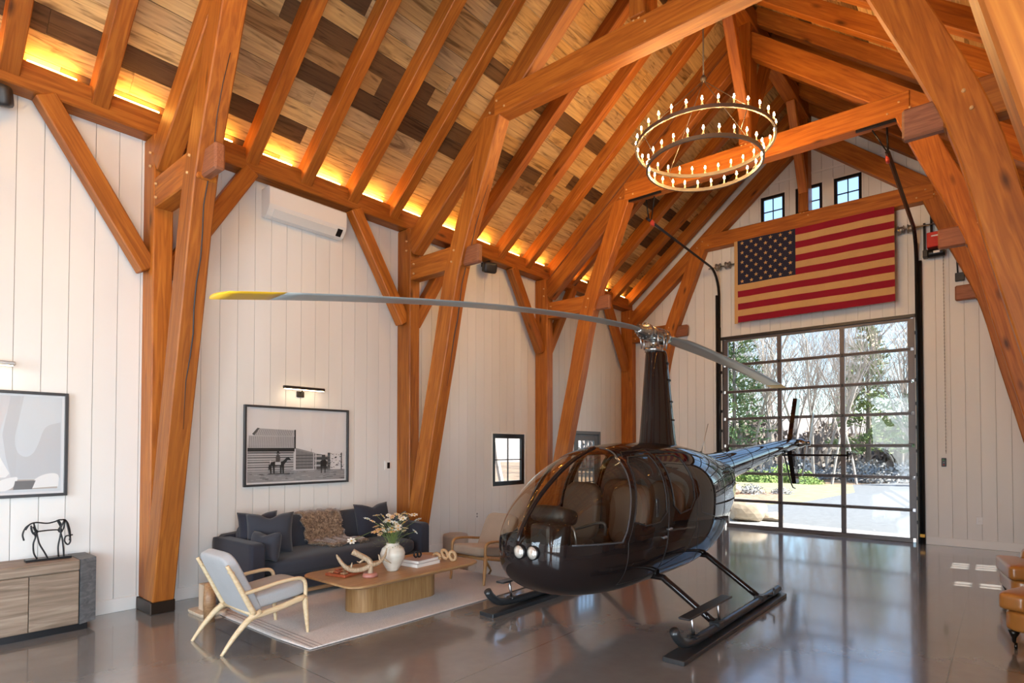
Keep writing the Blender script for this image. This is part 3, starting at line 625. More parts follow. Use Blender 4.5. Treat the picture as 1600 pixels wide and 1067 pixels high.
for (y, L) in ((1.35, .42), (2.35, .42)):
    z = np.interp(y, [1, 1.9, 3.2], [1.71, 1.735, 1.83]); a_ = tube('antenna', [(HX, HY+y, z-.02), (HX+.05, HY+y+.14, z+L)], .005, STEEL if y < 2 else BLKSTEEL, heli, 6); lathe('antenna_base', [(.04, -.03), (.03, .02), (.008, .05)], (HX, HY+y, z-.01), RUBBER, a_, 10)
# landing gear
for sg in (1, -1):
    sx = HX+sg*1.08
    sk = tube('skid', [(sx, HY-1.74, .27), (sx, HY-1.67, .19), (sx, HY-1.52, .11), (sx, HY-1.15, .085), (sx, HY-.4, .085), (sx, HY+.6, .085), (sx, HY+1.0, .085), (sx, HY+1.12, .09)], .042, SKIDGREY, heli, 12, curve=4)
    st = box('step_plate', (sx-.055, sx+.055), (HY-1.55, HY-.55), (.315, .335), SKIDGREY, sk, .006)
    for y in (-1.35, -.75): tube('step_post', [(sx, HY+y, .11), (sx, HY+y-.04, .318)], .014, STEEL, sk, 8); box('clamp', (sx-.05, sx+.05), (HY+y-.04, HY+y+.04), (.115, .14), SKIDGREY, sk, .008)
    for (yy, jx, jz) in ((-.82, .46, .48), (.45, .40, .52)):
        tube('cross_tube', [(HX+sg*.0, HY+yy, jz-.02), (HX+sg*jx, HY+yy, jz), (HX+sg*(jx+.12), HY+yy, jz-.045), (sx-sg*.03, HY+yy, .125)], .034, BLACK, heli, 12, curve=6)
        box('saddle', (sx-.055, sx+.055), (HY+yy-.06, HY+yy+.06), (.09, .145), SKIDGREY, sk, .012)
    for yy in (.62,): tube('wheel_bracket', [(sx+sg*.03, HY+yy, .1), (sx+sg*.1, HY+yy, .12), (sx+sg*.1, HY+yy, .2)], .012, SKIDGREY, sk, 6)
    # flat board the skid stands on
    o = box('skid_board', (sx-.10, sx+.10), (HY-1.76, HY+1.12), (0, .042), SKIDGREY, None, .004)
    tag(o, 'long flat dark board lying under the helicopter skid %s' % ('on the open floor side' if sg > 0 else 'next to the pale rug'), 'board', 'boards under the skids')

# ================================================================== furniture
# rug
rg = cushion('rug', (2.25, 3.25, .014), TR((-5.94, 4.35, .008)), RUGM, None, 30, res=4); tag(rg, 'pale woven wool rug under the coffee table', 'rug')
FR = flat('rug_stripe', (.34, .30, .28), .9)
for k in range(3): box('woven_stripe', (-7.0, -4.84), (2.79+.045*k, 2.80+.045*k), (.0145, .0165), FR, rg)
# sofa
SX0, SX1, SY0, SY1 = -7.56, -6.50, 3.02, 5.56
sofa = thing('sofa', ((SX0+SX1)/2, (SY0+SY1)/2, 0), 'long navy linen sofa standing against the white wall', 'sofa')
box('plinth', (SX0+.04, SX1-.06), (SY0+.06, SY1-.06), (.07, .12), WALNUT, sofa, .006)
for x in (SX0+.1, SX1-.14):
    for y in (SY0+.12, SY1-.12): lathe('foot', [(.0, .015), (.028, .015), (.034, .07)], (x, y, 0), WALNUT, sofa, 10)
cushion('base', (SX1-SX0-.02, SY1-SY0-.02, .20), TR(((SX0+SX1)/2, (SY0+SY1)/2, .22)), NAVY, sofa, 14, res=8)
for y in (SY0+.075, SY1-.075): cushion('arm', (SX1-SX0, .16, .62), TR(((SX0+SX1)/2, y, .415)), NAVY, sofa, 18, res=12)
cushion('back', (.18, SY1-SY0-.05, .66), TR((SX0+.09, (SY0+SY1)/2, .43)), NAVY, sofa, 12, res=10)
cushion('seat_cushion', (.88, SY1-SY0-.31, .22), TR((SX1-.42, (SY0+SY1)/2, .41)), NAVY2, sofa, 5, .22, res=16)
for k in range(2):
    yy = SY0+.16+(SY1-SY0-.32)*(k+.5)/2; cushion('back_cushion', (.22, (SY1-SY0-.36)/2, .46), TR((SX0+.30, yy, .68), ry=-8), NAVY2, sofa, 4, .1, res=12)
def pillow(w, h, t, M, mat, label, name='throw_pillow'):
    V, F = pillowm(w, h, t*1.35); o = mk(name, xf(V, M), F, mat, None, smooth=True); grid_merge(o); return tag(o, label, 'pillow')
pillow(.54, .52, .20, TR((-6.98, 3.45, .76), rx=-14, rz=62), NAVY2, 'large slate blue pillow leaning in the left corner of the sofa')
pillow(.46, .44, .16, TR((-7.18, 3.40, .80), rx=-10, rz=75), NAVY, 'dark pillow peeking out behind the large slate blue one')
pillow(.42, .34, .17, TR((-6.72, 3.27, .66), rx=-10, rz=18), NAVY2, 'small dark lumbar pillow against the left sofa arm')
pillow(.56, .50, .20, TR((-7.08, 5.0, .77), rx=-16, rz=88), NAVY, 'large dark navy pillow in the right half of the sofa')
pillow(.40, .38, .16, TR((-6.86, 5.33, .68), rx=-8, rz=118), NAVY2, 'small navy pillow tucked against the right sofa arm')
# fur throw
FUR, n, l, b = nt('brown_faux_fur'); v = coords(n, l, (1, 1, 1)); h = noise(n, l, v, 38, 6, 1.0); l.new(ramp(n, l, h, [(.28, (.04, .022, .013)), (.48, (.15, .09, .052)), (.70, (.38, .27, .18))]), b.inputs['Base Color']); setp(b, rough=.9, sheen=.4)
path = catmull([(-7.42, 0, .78), (-7.34, 0, .905), (-7.20, 0, .915), (-7.12, 0, .80), (-7.06, 0, .62), (-6.98, 0, .565), (-6.82, 0, .56), (-6.66, 0, .545)], 4)
V = []; F = []; nn = 14
for i, p in enumerate(path):
    for k in range(nn+1):
        t = k/nn; w = .56+.02*math.sin(i*1.3); y = 4.23+(t-.5)*w+.05*max(0, i-18)/10+.015*math.sin(i*2.1+k*3.7)
        if i > 20: y += .10*(i-20)/8
        V.append((p[0]+.012*math.sin(k*2.3+i), y, p[2]+.014*math.sin(k*1.9+i*.8)+.012))
F = [(i*(nn+1)+k, i*(nn+1)+k+1, (i+1)*(nn+1)+k+1, (i+1)*(nn+1)+k) for i in range(len(path)-1) for k in range(nn)]
thr = mk('fur_throw', V, F, FUR, None, smooth=True); tag(thr, 'shaggy brown faux fur throw draped over the sofa back and seat', 'throw')
md = thr.modifiers.new('thick', 'SOLIDIFY'); md.thickness = .03
# pile: tufts of hair as a sub-part
hv = []; hf = []; rs = np.random.default_rng(3); VA = np.array(V)
for f in F:
    q = VA[list(f)]
    for _ in range(22):
        a, c = rs.random(2); p = (q[0]*(1-a)+q[1]*a)*(1-c)+(q[3]*(1-a)+q[2]*a)*c; nrm = np.cross(q[1]-q[0], q[3]-q[0]); nrm /= np.linalg.norm(nrm)+1e-9
        if nrm[2] < 0 and nrm[0] < 0: nrm = -nrm
        d = nrm*.030+rs.normal(0, .014, 3)+np.array((.006, 0, -.014)); s = rs.normal(0, .0028, 3); i0 = len(hv); hv += [p-s, p+s, p+d]; hf.append((i0, i0+1, i0+2))
o = mk('fur_pile', hv, hf, FUR, thr); tag(o, kind='stuff')

# wooden-framed armchairs
def armchair(cx, cy, rz, fab, backfab, label, wood_=ASH):
    T = TR((cx, cy, 0), rz=rz); t = thing('armchair', (cx, cy, 0), label, 'armchair', 'wooden framed lounge chairs')
    L = lambda pts: xf(np.array(pts, float), T)
    for s in (-1, 1):
        x = s*.315
        def P(pts, r, nm, flat_=1.0, cv=5): return tube(nm, L(catmull([(x, a, b) for a, b in pts], cv)), r, wood_, t, 10, flat=flat_)
        P([(-.40, .0), (-.30, .13), (-.18, .25), (-.06, .315)], [.014, .022, .028, .026], 'rear_leg'); P([(.40, .0), (.385, .15), (.37, .30), (.365, .36)], [.014, .021, .027, .027], 'front_leg')
        P([(-.16, .275), (.10, .31), (.37, .365)], .024, 'side_rail', 1.2); P([(-.12, .30), (-.20, .46), (-.29, .64), (-.36, .77)], [.026, .024, .021, .016], 'back_post')
        P([(.368, .34), (.372, .46), (.35, .53), (.28, .555), (.10, .545), (-.10, .515), (-.235, .50)], .020, 'armrest', .9)
    for (a, b, r) in ((-.12, .295, .02), (.355, .345, .02), (-.31, .70, .016)): tube('cross_rail', L([(-.315, a, b), (.315, a, b)]), r, wood_, t, 8)
    V, F = cushm(.56, .58, .135, 6, 12, .12); mk('seat_cushion', xf(V, T@TR((0, .155, .415), rx=7)), F, fab, t, smooth=True)
    V, F = cushm(.58, .68, .12, 6, 12, .06); mk('back_cushion', xf(V, T@TR((0, -.19, .55), rx=-64)), F, backfab, t, smooth=True)
    return t
armchair(-5.605, 2.60, 0, GREYF, GREYF, 'grey linen lounge chair with pale wood frame seen from behind')
armchair(-5.605, 5.84, 180, TAUPE, TAUPE, 'taupe lounge chair with wood arms facing the viewer beyond the coffee table', OAK)
# coffee table
ct = thing('coffee_table', (-5.44, 4.15, 0), 'low oak coffee table with rounded top and oval drum base', 'table')
def rrect(x0, x1, y0, y1, r, n=8):
    P = []
    for (cx, cy, a0) in ((x1-r, y1-r, 0), (x0+r, y1-r, 90), (x0+r, y0+r, 180), (x1-r, y0+r, 270)):
        for k in range(n+1): a = math.radians(a0+90*k/n); P.append((cx+r*math.cos(a), cy+r*math.sin(a)))
    return P
def slab(name, poly, z0, z1, ch, mat, parent):
    c = np.mean(poly, 0); n = len(poly); sh = lambda d: [(p[0]+(c[0]-p[0])*d, p[1]+(c[1]-p[1])*d) for p in poly]
    V = [(x, y, z0) for x, y in sh(ch*2.5)]+[(x, y, z0+(z1-z0)*.55) for x, y in poly]+[(x, y, z1-.006) for x, y in poly]+[(x, y, z1) for x, y in sh(ch*.3)]
    F = [(i*n+k, i*n+(k+1) % n, (i+1)*n+(k+1) % n, (i+1)*n+k) for i in range(3) for k in range(n)]+[tuple(range(n-1, -1, -1)), tuple(3*n+k for k in range(n))]
    return mk(name, V, F, mat, parent)
slab('table_top', rrect(-5.95, -4.93, 3.26, 5.05, .16), .395, .44, .03, OAKTOP, ct)
bp = rrect(-5.78, -5.40, 3.64, 4.80, .185, 10); prism('drum_base', bp, 'z', .015, .396, OAK, ct)
# things on the coffee table
TZ = .441
gm = thing('board_game', (-5.55, 3.56, TZ), 'small red wood board game box with loose pieces on the coffee table', 'game')
Tg = TR((-5.55, 3.56, TZ), rz=12)
V, F = boxm(.28, .27, .03, .004); mk('box', xf(V+np.array((0, 0, .015)), Tg), F, REDWOOD, gm)
for i in range(3):
    for j in range(3):
        V, F = boxm(.06, .06, .018, .004); mk('tile', xf(V+np.array((-.085+.085*i, -.085+.085*j, .038+.006*((i+j) % 2))), Tg), F, REDWOOD if (i+j) % 2 else WALNUT, gm)
# antler
ANT = wood('antler', (.24, .16, .09), (.42, .31, .20), (.58, .47, .35), 'z', .5, 6, False, .02); PINK = flat('pink_stone', (.42, .17, .13), .35)
an = thing('antler_sculpture', (-5.24, 3.67, TZ), 'branching antler on a round pink stone base', 'sculpture')
lathe('stone_base', [(.0, 0), (.075, 0), (.08, .015), (.07, .04), (.0, .042)], (-5.24, 3.67, TZ), PINK, an, 20)
ab = np.array((-5.24, 3.67, TZ))
A = lambda *p: [tuple(ab+np.array(q)*np.array((.78, .78, .82 if q[2] > .05 else 1))) for q in p]
tube('stem', A((0, 0, .03), (.0, .01, .10), (-.01, .02, .16)), [.03, .024, .026], ANT, an, 9, curve=4)
tube('main_beam', A((0, .02, .15), (-.06, -.06, .10), (-.12, -.20, .10), (-.16, -.30, .17), (-.20, -.36, .27), (-.21, -.38, .31)), [.026, .028, .026, .022, .016, .006], ANT, an, 9, curve=5)
tube('main_beam', A((0, .02, .15), (-.04, .0, .21), (-.10, -.10, .28), (-.14, -.18, .33)), [.028, .03, .03, .034], ANT, an, 9, curve=5)
tube('main_beam', A((0, .02, .15), (.02, .12, .16), (.02, .22, .23), (-.01, .28, .33)), [.026, .022, .016, .005], ANT, an, 9, curve=5)
for pts in (((-.13, -.22, .10), (-.12, -.21, .16), (-.12, -.20, .20)), ((-.06, -.05, .23), (-.09, -.10, .19), (-.13, -.12, .20)), ((.02, .15, .175), (.01, .14, .24), (.0, .13, .27)), ((.02, .20, .21), (.06, .24, .17), (.08, .29, .14))): tube('tine', A(*pts), [.014, .010, .003], ANT, an, 7, curve=4)
# vase and flowers
CREAM, n, l, b = nt('cream_ceramic'); v = coords(n, l, (1, 1, 9)); l.new(ramp(n, l, noise(n, l, v, 5, 4), [(.3, (.60, .55, .46)), (.7, (.72, .68, .60))]), b.inputs['Base Color']); setp(b, rough=.5)
vs = lathe('vase', [(.0, 0), (.062, 0), (.066, .012), (.10, .07), (.130, .14), (.136, .19), (.118, .245), (.082, .275), (.068, .285), (.072, .305), (.066, .308), (.058, .285), (.0, .26)], (-5.32, 4.02, TZ), CREAM, None, 32); tag(vs, 'round cream ceramic vase on the coffee table', 'vase')
fb = thing('flower_bunch', (-5.32, 4.02, TZ+.27), 'loose bunch of white and peach flowers in the cream vase', 'flowers')
GREEN = flat('stem_green', (.16, .22, .06), .6); PET = [flat('petal_white', (.80, .78, .70), .6), flat('petal_peach', (.72, .45, .26), .6), flat('petal_cream', (.78, .66, .45), .6)]; CORE = flat('flower_core', (.55, .32, .05), .7)
rs = random.Random(5); fc = np.array((-5.32, 4.02, TZ+.26))
def flower(p, r, mat, par):
    V = []; F = []; n = 7; tl = Euler((rs.uniform(-.7, .7), rs.uniform(-.7, .7), rs.uniform(0, 6))).to_matrix()
    for k in range(n):
        a = 2*PI*k/n; i0 = len(V)
        for (rr, da, z) in ((.15, -.2, 0), (.15, .2, 0), (.7, .38, .10), (1.0, .12, .06), (1.0, -.12, .06), (.7, -.38, .10)):
            V.append(tuple(np.array(p)+np.array(tl@Vector((r*rr*math.cos(a+da), r*rr*math.sin(a+da), r*z)))))
        F.append(tuple(range(i0, i0+6)))
    fo = mk('blossom', V, F, mat, par); q = np.array(tl@Vector((0, 0, r*.1))); V2, F2 = cushm(r*.5, r*.5, r*.35, 2, 3); mk('flower_core', V2+np.array(p)+q, F2, CORE, fo, smooth=True)
for k in range(46):
    a = rs.uniform(0, 2*PI); R = (rs.random()**.6)*.27; hgt = rs.uniform(.13, .36)-.25*max(0, R-.2); end = fc+np.array((R*math.cos(a)*.8, R*math.sin(a)*1.15, hgt))
    if k == 0: end = fc+np.array((-.16, -.42, .10))
    if k == 1: end = fc+np.array((.02, .34, .27))
    mid = fc+np.array(((end-fc)[0]*.35, (end-fc)[1]*.35, hgt*.6)); tube('stem', [tuple(fc-np.array((0, 0, .1))), tuple(mid), tuple(end)], .0022, GREEN, fb, 4, curve=3)
    flower(end, rs.uniform(.030, .050), PET[0] if k % 5 in (0, 1, 3) else (PET[1] if k % 5 == 2 else PET[2]), fb)
lv = []; lf = []
for k in range(150):
    a = rs.uniform(0, 2*PI); R = rs.uniform(.02, .2); p = fc+np.array((R*math.cos(a), R*math.sin(a), rs.uniform(.0, .16))); d = np.array((math.cos(a)*.05, math.sin(a)*.05, rs.uniform(-.02, .05)))*.7; s = np.array((-d[1], d[0], 0))*.13; i0 = len(lv)
    lv += [p, p+d*.5+s, p+d, p+d*.5-s]; lf.append((i0, i0+1, i0+2, i0+3))
o = mk('leaves', lv, lf, GREEN, fb); tag(o, kind='stuff')
# books, figurine, wooden links
PAGE = flat('book_pages', (.74, .71, .66), .8); COV = [flat('book_cover_mauve', (.40, .31, .30), .5), flat('book_cover_white', (.70, .68, .66), .5)]
for k, (w, d, hgt, z, rz, lab) in enumerate(((.30, .37, .038, TZ, 4, 'bottom white art book of the pair on the coffee table'), (.27, .35, .034, TZ+.039, 8, 'upper mauve art book of the pair on the coffee table'))):
    b_ = thing('book', (-5.34, 4.46, z), lab, 'book', 'books on the coffee table'); T = TR((-5.36, 4.44, z), rz=rz)
    for q, zz in ((0, .0015), (1, hgt-.0015)): V, F = boxm(w, d, .003); mk('cover', xf(V+np.array((0, 0, zz)), T), F, COV[1-k], b_)
    V, F = boxm(w-.012, d-.012, hgt-.006); mk('pages', xf(V+np.array((.003, 0, hgt/2)), T), F, PAGE, b_); V, F = boxm(.003, d, hgt); mk('spine', xf(V+np.array((-w/2+.0015, 0, hgt/2)), T), F, COV[1-k], b_)
fg = thing('knot_figurine', (-5.38, 4.42, TZ+.073), 'small black looped figurine standing on the mauve book', 'figurine')
for dx in (-.02, .02): tube('loop', [(-5.38+dx*.3, 4.42+dx, TZ+.076), (-5.39+dx*.3, 4.40+dx, TZ+.11), (-5.38+dx*.3, 4.42+dx, TZ+.15), (-5.37+dx*.3, 4.44+dx, TZ+.11), (-5.38+dx*.3, 4.425+dx, TZ+.076)], .010, BLKSTEEL, fg, 7, curve=5)
PALEW = wood('carved_link_wood', (.34, .20, .10), (.46, .29, .15), (.58, .40, .23), 'y', .5, 5, False, .03)
lk = thing('wooden_links', (-5.25, 4.72, TZ), 'carved chain of pale wooden links at the far end of the coffee table', 'ornament')
for k, (rx, ry, p) in enumerate(((90, 0, (-5.31, 4.66, TZ+.062)), (35, 60, (-5.25, 4.73, TZ+.085)), (80, 70, (-5.19, 4.80, TZ+.062)))):
    V, F = tubem([(.052*math.cos(a), .034*math.sin(a), 0) for a in np.linspace(0, 2*PI, 25)], .021, 8, False); mk('link', xf(V, TR(p, rx=rx, ry=ry, rz=20*k)), F, PALEW, lk, smooth=True)
# round stool beyond the sofa
stl = thing('round_stool', (-6.98, 6.52, 0), 'round upholstered stool with wooden feet by the wall beyond the sofa', 'stool')
lathe('seat', [(.0, .10), (.20, .10), (.205, .12), (.205, .36), (.195, .40), (.15, .412), (.0, .415)], (-6.98, 6.52, 0), BOUCLE, stl, 32)
lathe('band', [(.207, .10), (.209, .102), (.209, .145), (.207, .147)], (-6.98, 6.52, 0), OAK, stl, 32)
for a in (45, 135, 225, 315): r_ = math.radians(a); lathe('foot', [(.0, 0), (.028, 0), (.032, .11), (.0, .11)], (-6.98+.14*math.cos(r_), 6.52+.14*math.sin(r_), 0), OAK, stl, 10)
# small side table behind the grey chair
sdt = thing('side_table', (-6.75, 2.66, 0), 'low pale wood block side table behind the grey lounge chair', 'table'); PALE = wood('pale_block_wood', (.56, .42, .29), (.66, .52, .38), (.72, .60, .46), 'z', .5, 1.5, False, .03)
slab('base_slab', rrect(-7.02, -6.62, 2.55, 2.82, .05), .0, .035, .02, PALE, sdt); prism('upright', rrect(-6.93, -6.72, 2.63, 2.72, .03), 'z', .035, .31, PALE, sdt)
lathe('turned_leg', [(.0, 0), (.05, 0), (.06, .2), (.05, .40), (.0, .40)], (-6.45, 2.56, 0), WALNUT, sdt, 16)
# sideboard
sb = thing('sideboard', (-7.35, .6, 0), 'weathered oak sideboard with slate grey end under the left picture', 'sideboard'); SLATE = wood('slate_grey_wood', (.10, .11, .12), (.15, .165, .18), (.21, .225, .24), 'y', .6, 1.0, False, .03)
box('plinth', (-7.57, -7.16), (-.75, 1.70), (0, .065), BLKSTEEL, sb); box('body', (-7.59, -7.15), (-.85, 1.62), (.065, .695), GREYOAK, sb, .004)
box('top_board', (-7.60, -7.115), (-.85, 1.625), (.60, .70), GREYOAK, sb, .012, 2)
prism('end_block', [(-7.60, 1.627), (-7.115, 1.627), (-7.20, 1.775), (-7.60, 1.775)], 'z', .065, .70, SLATE, sb)
for k in range(6):
    y1 = 1.618-.38*k; d_ = box('cabinet_door', (-7.15, -7.118), (y1-.374, y1), (.075, .592), GREYOAK, sb, .003)
# wire horse
hs = thing('wire_horse', (-7.36, 1.43, .70), 'black wire sculpture of a grazing horse on the sideboard', 'sculpture'); hb = np.array((-7.36, 1.25, .70))
box('base', (-7.41, -7.31), (1.25, 1.60), (.70, .722), BLKSTEEL, hs, .003)
HS = lambda *p: [tuple(hb+np.array((q[2] if len(q) > 2 else 0, q[0], q[1]))) for q in p]
for nm, pts in (('back_line', ((.0, .31), (.03, .36), (.08, .375), (.16, .36), (.22, .37), (.26, .385), (.31, .37), (.335, .30), (.345, .22), (.34, .17))), ('belly_line', ((.05, .27), (.09, .285), (.17, .29), (.25, .285), (.27, .265))), ('tail', ((.03, .36), (.0, .33), (-.02, .27), (-.01, .21))), ('hind_leg', ((.04, .35), (.05, .29), (.075, .24), (.06, .17), (.065, .08), (.09, .02))), ('hind_leg', ((.05, .34, .03), (.08, .26, .03), (.10, .17, .03), (.14, .08, .03), (.165, .02, .03))), ('front_leg', ((.24, .38), (.27, .30), (.265, .22), (.25, .12), (.255, .02))), ('front_leg', ((.29, .38, .03), (.26, .29, .03), (.275, .2, .03), (.285, .1, .03), (.29, .02, .03))), ('neck', ((.26, .385, .02), (.30, .38, .02), (.32, .31, .02), (.34, .20, .02))), ('head', ((.345, .22), (.31, .215), (.30, .17), (.325, .13), (.345, .155), (.345, .21))), ('ear', ((.335, .22), (.365, .225))), ('rib', ((.06, .37), (.075, .31), (.09, .285), (.07, .26), (.05, .285), (.04, .33))), ('rib', ((.25, .385), (.27, .33), (.25, .285), (.27, .26), (.29, .30), (.30, .375)))): tube(nm, HS(*pts), .0075, BLKSTEEL, hs, 6, curve=5)
# leather club chairs at the right edge
CAST = flat('dark_caster', (.03, .025, .02), .3, .7)
def club(P0, ang, label, w=.85, d=.90):
    T = TR((P0[0], P0[1], 0), rz=ang); t = thing('club_chair', (P0[0], P0[1], 0), label, 'armchair', 'leather club chairs')
    def cu(nm, size, loc, n=6, puff=0., ry=0): V, F = cushm(*size, n=n, puff=puff, res=10); mk(nm, xf(V, T@TR(loc, ry=ry)), F, LEATHER, t, smooth=True)
    cu('base', (d-.06, w-.04, .19), (d/2, w/2, .255), 9); cu('seat_cushion', (.68, w-.34, .17), (.34, w/2, .425), 6, .10); cu('seat_cushion', (.24, w, .165), (.12, w/2, .425), 7, .05)
    for y in (.09, w-.09): cu('arm', (d-.24, .19, .36), (.24+(d-.24)/2, y, .46), 4)
    cu('back', (.22, w*.98, .58), (d-.10, w/2, .55), 4, ry=8)
    for (a, b_) in ((.10, .09), (.10, w-.09), (d-.1, .1), (d-.1, w-.1)):
        q = xf(np.array([(a, b_, 0)]), T)[0]; lg = lathe('caster_leg', [(.0, .165), (.045, .165), (.035, .13), (.018, .10), (.015, .06), (.0, .05)], (q[0], q[1], 0), CAST, t, 12); lathe('wheel', [(.0, -.012), (.026, -.012), (.028, 0), (.026, .012), (.0, .012)], (q[0]+.012, q[1], .028), CAST, lg, 14, axis='x')
    return t
club((-.08, 6.72), -25, 'cognac leather club chair on casters at the right edge, nearer one')
club((.02, 8.23), 9, 'cognac leather club chair farther back, its seat shining in the daylight')

# ================================================================== chandelier
CHX, CHY = -3.17, 7.58
IRON = flat('aged_iron', (.16, .14, .125), .45, .7); SLEEVE = flat('candle_sleeve', (.55, .42, .26), .5)
def chandelier(cx, cy, label):
    ch = thing('chandelier', (cx, cy, 5.7), label, 'chandelier')
    tube('down_rod', [(cx, cy, 6.93), (cx, cy, 8.68)], .012, IRON, ch, 8); lathe('hub', [(.0, 6.86), (.03, 6.87), (.045, 6.9), (.03, 6.94), (.0, 6.95)], (cx, cy, 0), IRON, ch, 12)
    src = None
    for R, z, nb in ((.92, 5.985, 30), (.77, 5.70, 25)):
        V = []; F = []; n = 72
        for k in range(n):
            a = 2*PI*k/n
            for (dr, dz) in ((-.012, -.024), (.012, -.024), (.012, .024), (-.012, .024)): V.append((cx+(R+dr)*math.cos(a), cy+(R+dr)*math.sin(a), z+dz))
        for k in range(n):
            for j in range(4): F.append((k*4+j, k*4+(j+1) % 4, ((k+1) % n)*4+(j+1) % 4, ((k+1) % n)*4+j))
        rg_ = mk('ring', V, F, IRON, ch); fixn(rg_)
        for k in range(nb):
            a = 2*PI*(k+.3)/nb; p = Vector((cx+R*math.cos(a), cy+R*math.sin(a), z+.024))
            if src is None:
                s1 = lathe('candle_sleeve', [(.0, 0), (.018, 0), (.018, .008), (.011, .012), (.011, .065), (.0, .065)], tuple(p), SLEEVE, rg_, 10); s2 = lathe('bulb', [(.0, .066), (.007, .068), (.012, .078), (.013, .090), (.008, .108), (.002, .122), (.0, .123)], tuple(p), BULB, rg_, 10); src = (s1, s2, p.copy())
            else:
                for s in src[:2]: M = W[s.name].copy(); M.translation = M.translation+(p-src[2]); inst(s, M, rg_)
        for k in range(4):
            a = PI/4+PI/2*k+.2; tube('support_rod', [(cx+R*math.cos(a), cy+R*math.sin(a), z+.02), (cx, cy, 6.88)] if R > .8 else [(cx+R*math.cos(a), cy+R*math.sin(a), z+.02), (cx+.92*math.cos(a), cy+.92*math.sin(a), 5.96)], .005, IRON, ch, 5)
    return ch
chandelier(CHX, CHY, 'two-tier iron ring chandelier with lit candle bulbs hanging over the helicopter')
chandelier(CHX, .55, 'unseen two-tier iron ring chandelier added in the near bay, above and behind the viewer')  # assumed chandelier out of view, added to light the near beams

# ================================================================== pictures
PRINTW = flat('print_paper', (.74, .74, .76), .6); FRAMEM = flat('dark_picture_frame', (.035, .037, .042), .35)
INK = [flat('ink_%d' % i, (c, c, c*1.04), .6) for i, c in enumerate((.02, .07, .16, .30, .46, .60))]
XP = XL+.001
def picture(y0, y1, z0, z1, label):
    p = thing('framed_picture', (XP, (y0+y1)/2, z0), label, 'picture'); t = .028
    for (a, b, c, d) in ((y0, y0+t, z0, z1), (y1-t, y1, z0, z1), (y0+t, y1-t, z0, z0+t), (y0+t, y1-t, z1-t, z1)): box('frame', (XP, XP+.045), (a, b), (c, d), FRAMEM, p, .003)
    box('backing', (XP, XP+.012), (y0+t, y1-t), (z0+t, z1-t), PRINTW, p); box('glass', (XP+.030, XP+.032), (y0+t, y1-t), (z0+t, z1-t), PICGLASS, p); return p
Y0, Y1, Z0, Z1 = 3.41, 4.93, 1.30, 2.365
p2 = picture(Y0, Y1, Z0, Z1, 'framed black and white photograph of a barn and horse above the sofa')
pr = thing('print', (XP, (Y0+Y1)/2, Z0)); pr.parent = p2; pr.matrix_parent_inverse = W[p2.name].inverted()
PW = lambda u, v: (Y0+.05+u*(Y1-Y0-.10), Z0+.05+v*(Z1-Z0-.10)); lay = [0]
def shp(pts, ink, nm='shape'):
    lay[0] += 1; x = XP+.0125+.00006*lay[0]; V = [(x,)+PW(*q) for q in pts]; return mk(nm, V, [tuple(range(len(V)))], INK[ink], pr)
rc = lambda a, b, c, d: [(a, c), (b, c), (b, d), (a, d)]
rs = random.Random(2)
shp(rc(0, 1, 0, .15), 3, 'ground')
for k in range(70): a = rs.random(); v = rs.uniform(.005, .145); shp(rc(a, min(1, a+rs.uniform(.02, .07)), v, v+.006), rs.choice((1, 2, 4)), 'ground_mark')
shp(rc(.0, .45, .15, .46), 4, 'barn_wall')
for k in range(9): shp(rc(0, .44, .165+.033*k, .172+.033*k+.006*(k % 2)), 0 if k > 5 else 1, 'log_gap')
shp(rc(0, .45, .42, .47), 0, 'eave_shadow'); shp([(0, .47), (.455, .47), (.45, .63), (.01, .64)], 4, 'barn_roof'); shp([(.06, .64), (.44, .63), (.455, .72), (.11, .74)], 4, 'barn_roof'); shp([(.04, .66), (.06, .64), (.11, .74), (.09, .745)], 1, 'roof_edge')
for k in range(26): a = .015+k*.0168; shp([(a, .475), (a+.004, .475), (a+.009, .628), (a+.005, .628)], 2, 'roof_seam')
for k in range(20): a = .085+k*.0175; shp([(a-.012, .642), (a-.008, .642), (a+.014, .728), (a+.010, .728)], 2, 'roof_seam')
shp(rc(.445, .46, .46, .73), 0, 'roof_edge')
shp([(.46, .16), (.66, .16), (.66, .40), (.46, .47)], 3, 'fence_shed')
for k in range(15): a = .465+k*.0132; shp(rc(a, a+.004, .17, .44-.004*k), 0 if k % 3 else 1, 'shed_plank')
for k in range(5): shp(rc(.46, .66, .18+.045*k, .19+.045*k), 1, 'shed_rail')
shp([(.66, .15), (.80, .15), (.80, .36), (.66, .39)], 2, 'fence'); 
for k in range(6): shp(rc(.66, .80, .17+.035*k, .185+.035*k), 5 if k % 2 else 0, 'fence_rail')
shp(rc(.80, 1, .15, .415), 3, 'hillside')
for k in range(60): a = rs.uniform(.8, .98); v = rs.uniform(.16, .39); shp(rc(a, a+rs.uniform(.006, .02), v, v+rs.uniform(.006, .014)), rs.choice((0, 1, 2, 5)), 'brush')
for a in (.205, .435, .64, .665, .80, .815, .95): shp(rc(a, a+.010, .15, .40 if a > .3 else .30), 5 if a < .7 else 0, 'fence_post')
shp(rc(.62, .623, .40, .46), 1, 'pole')
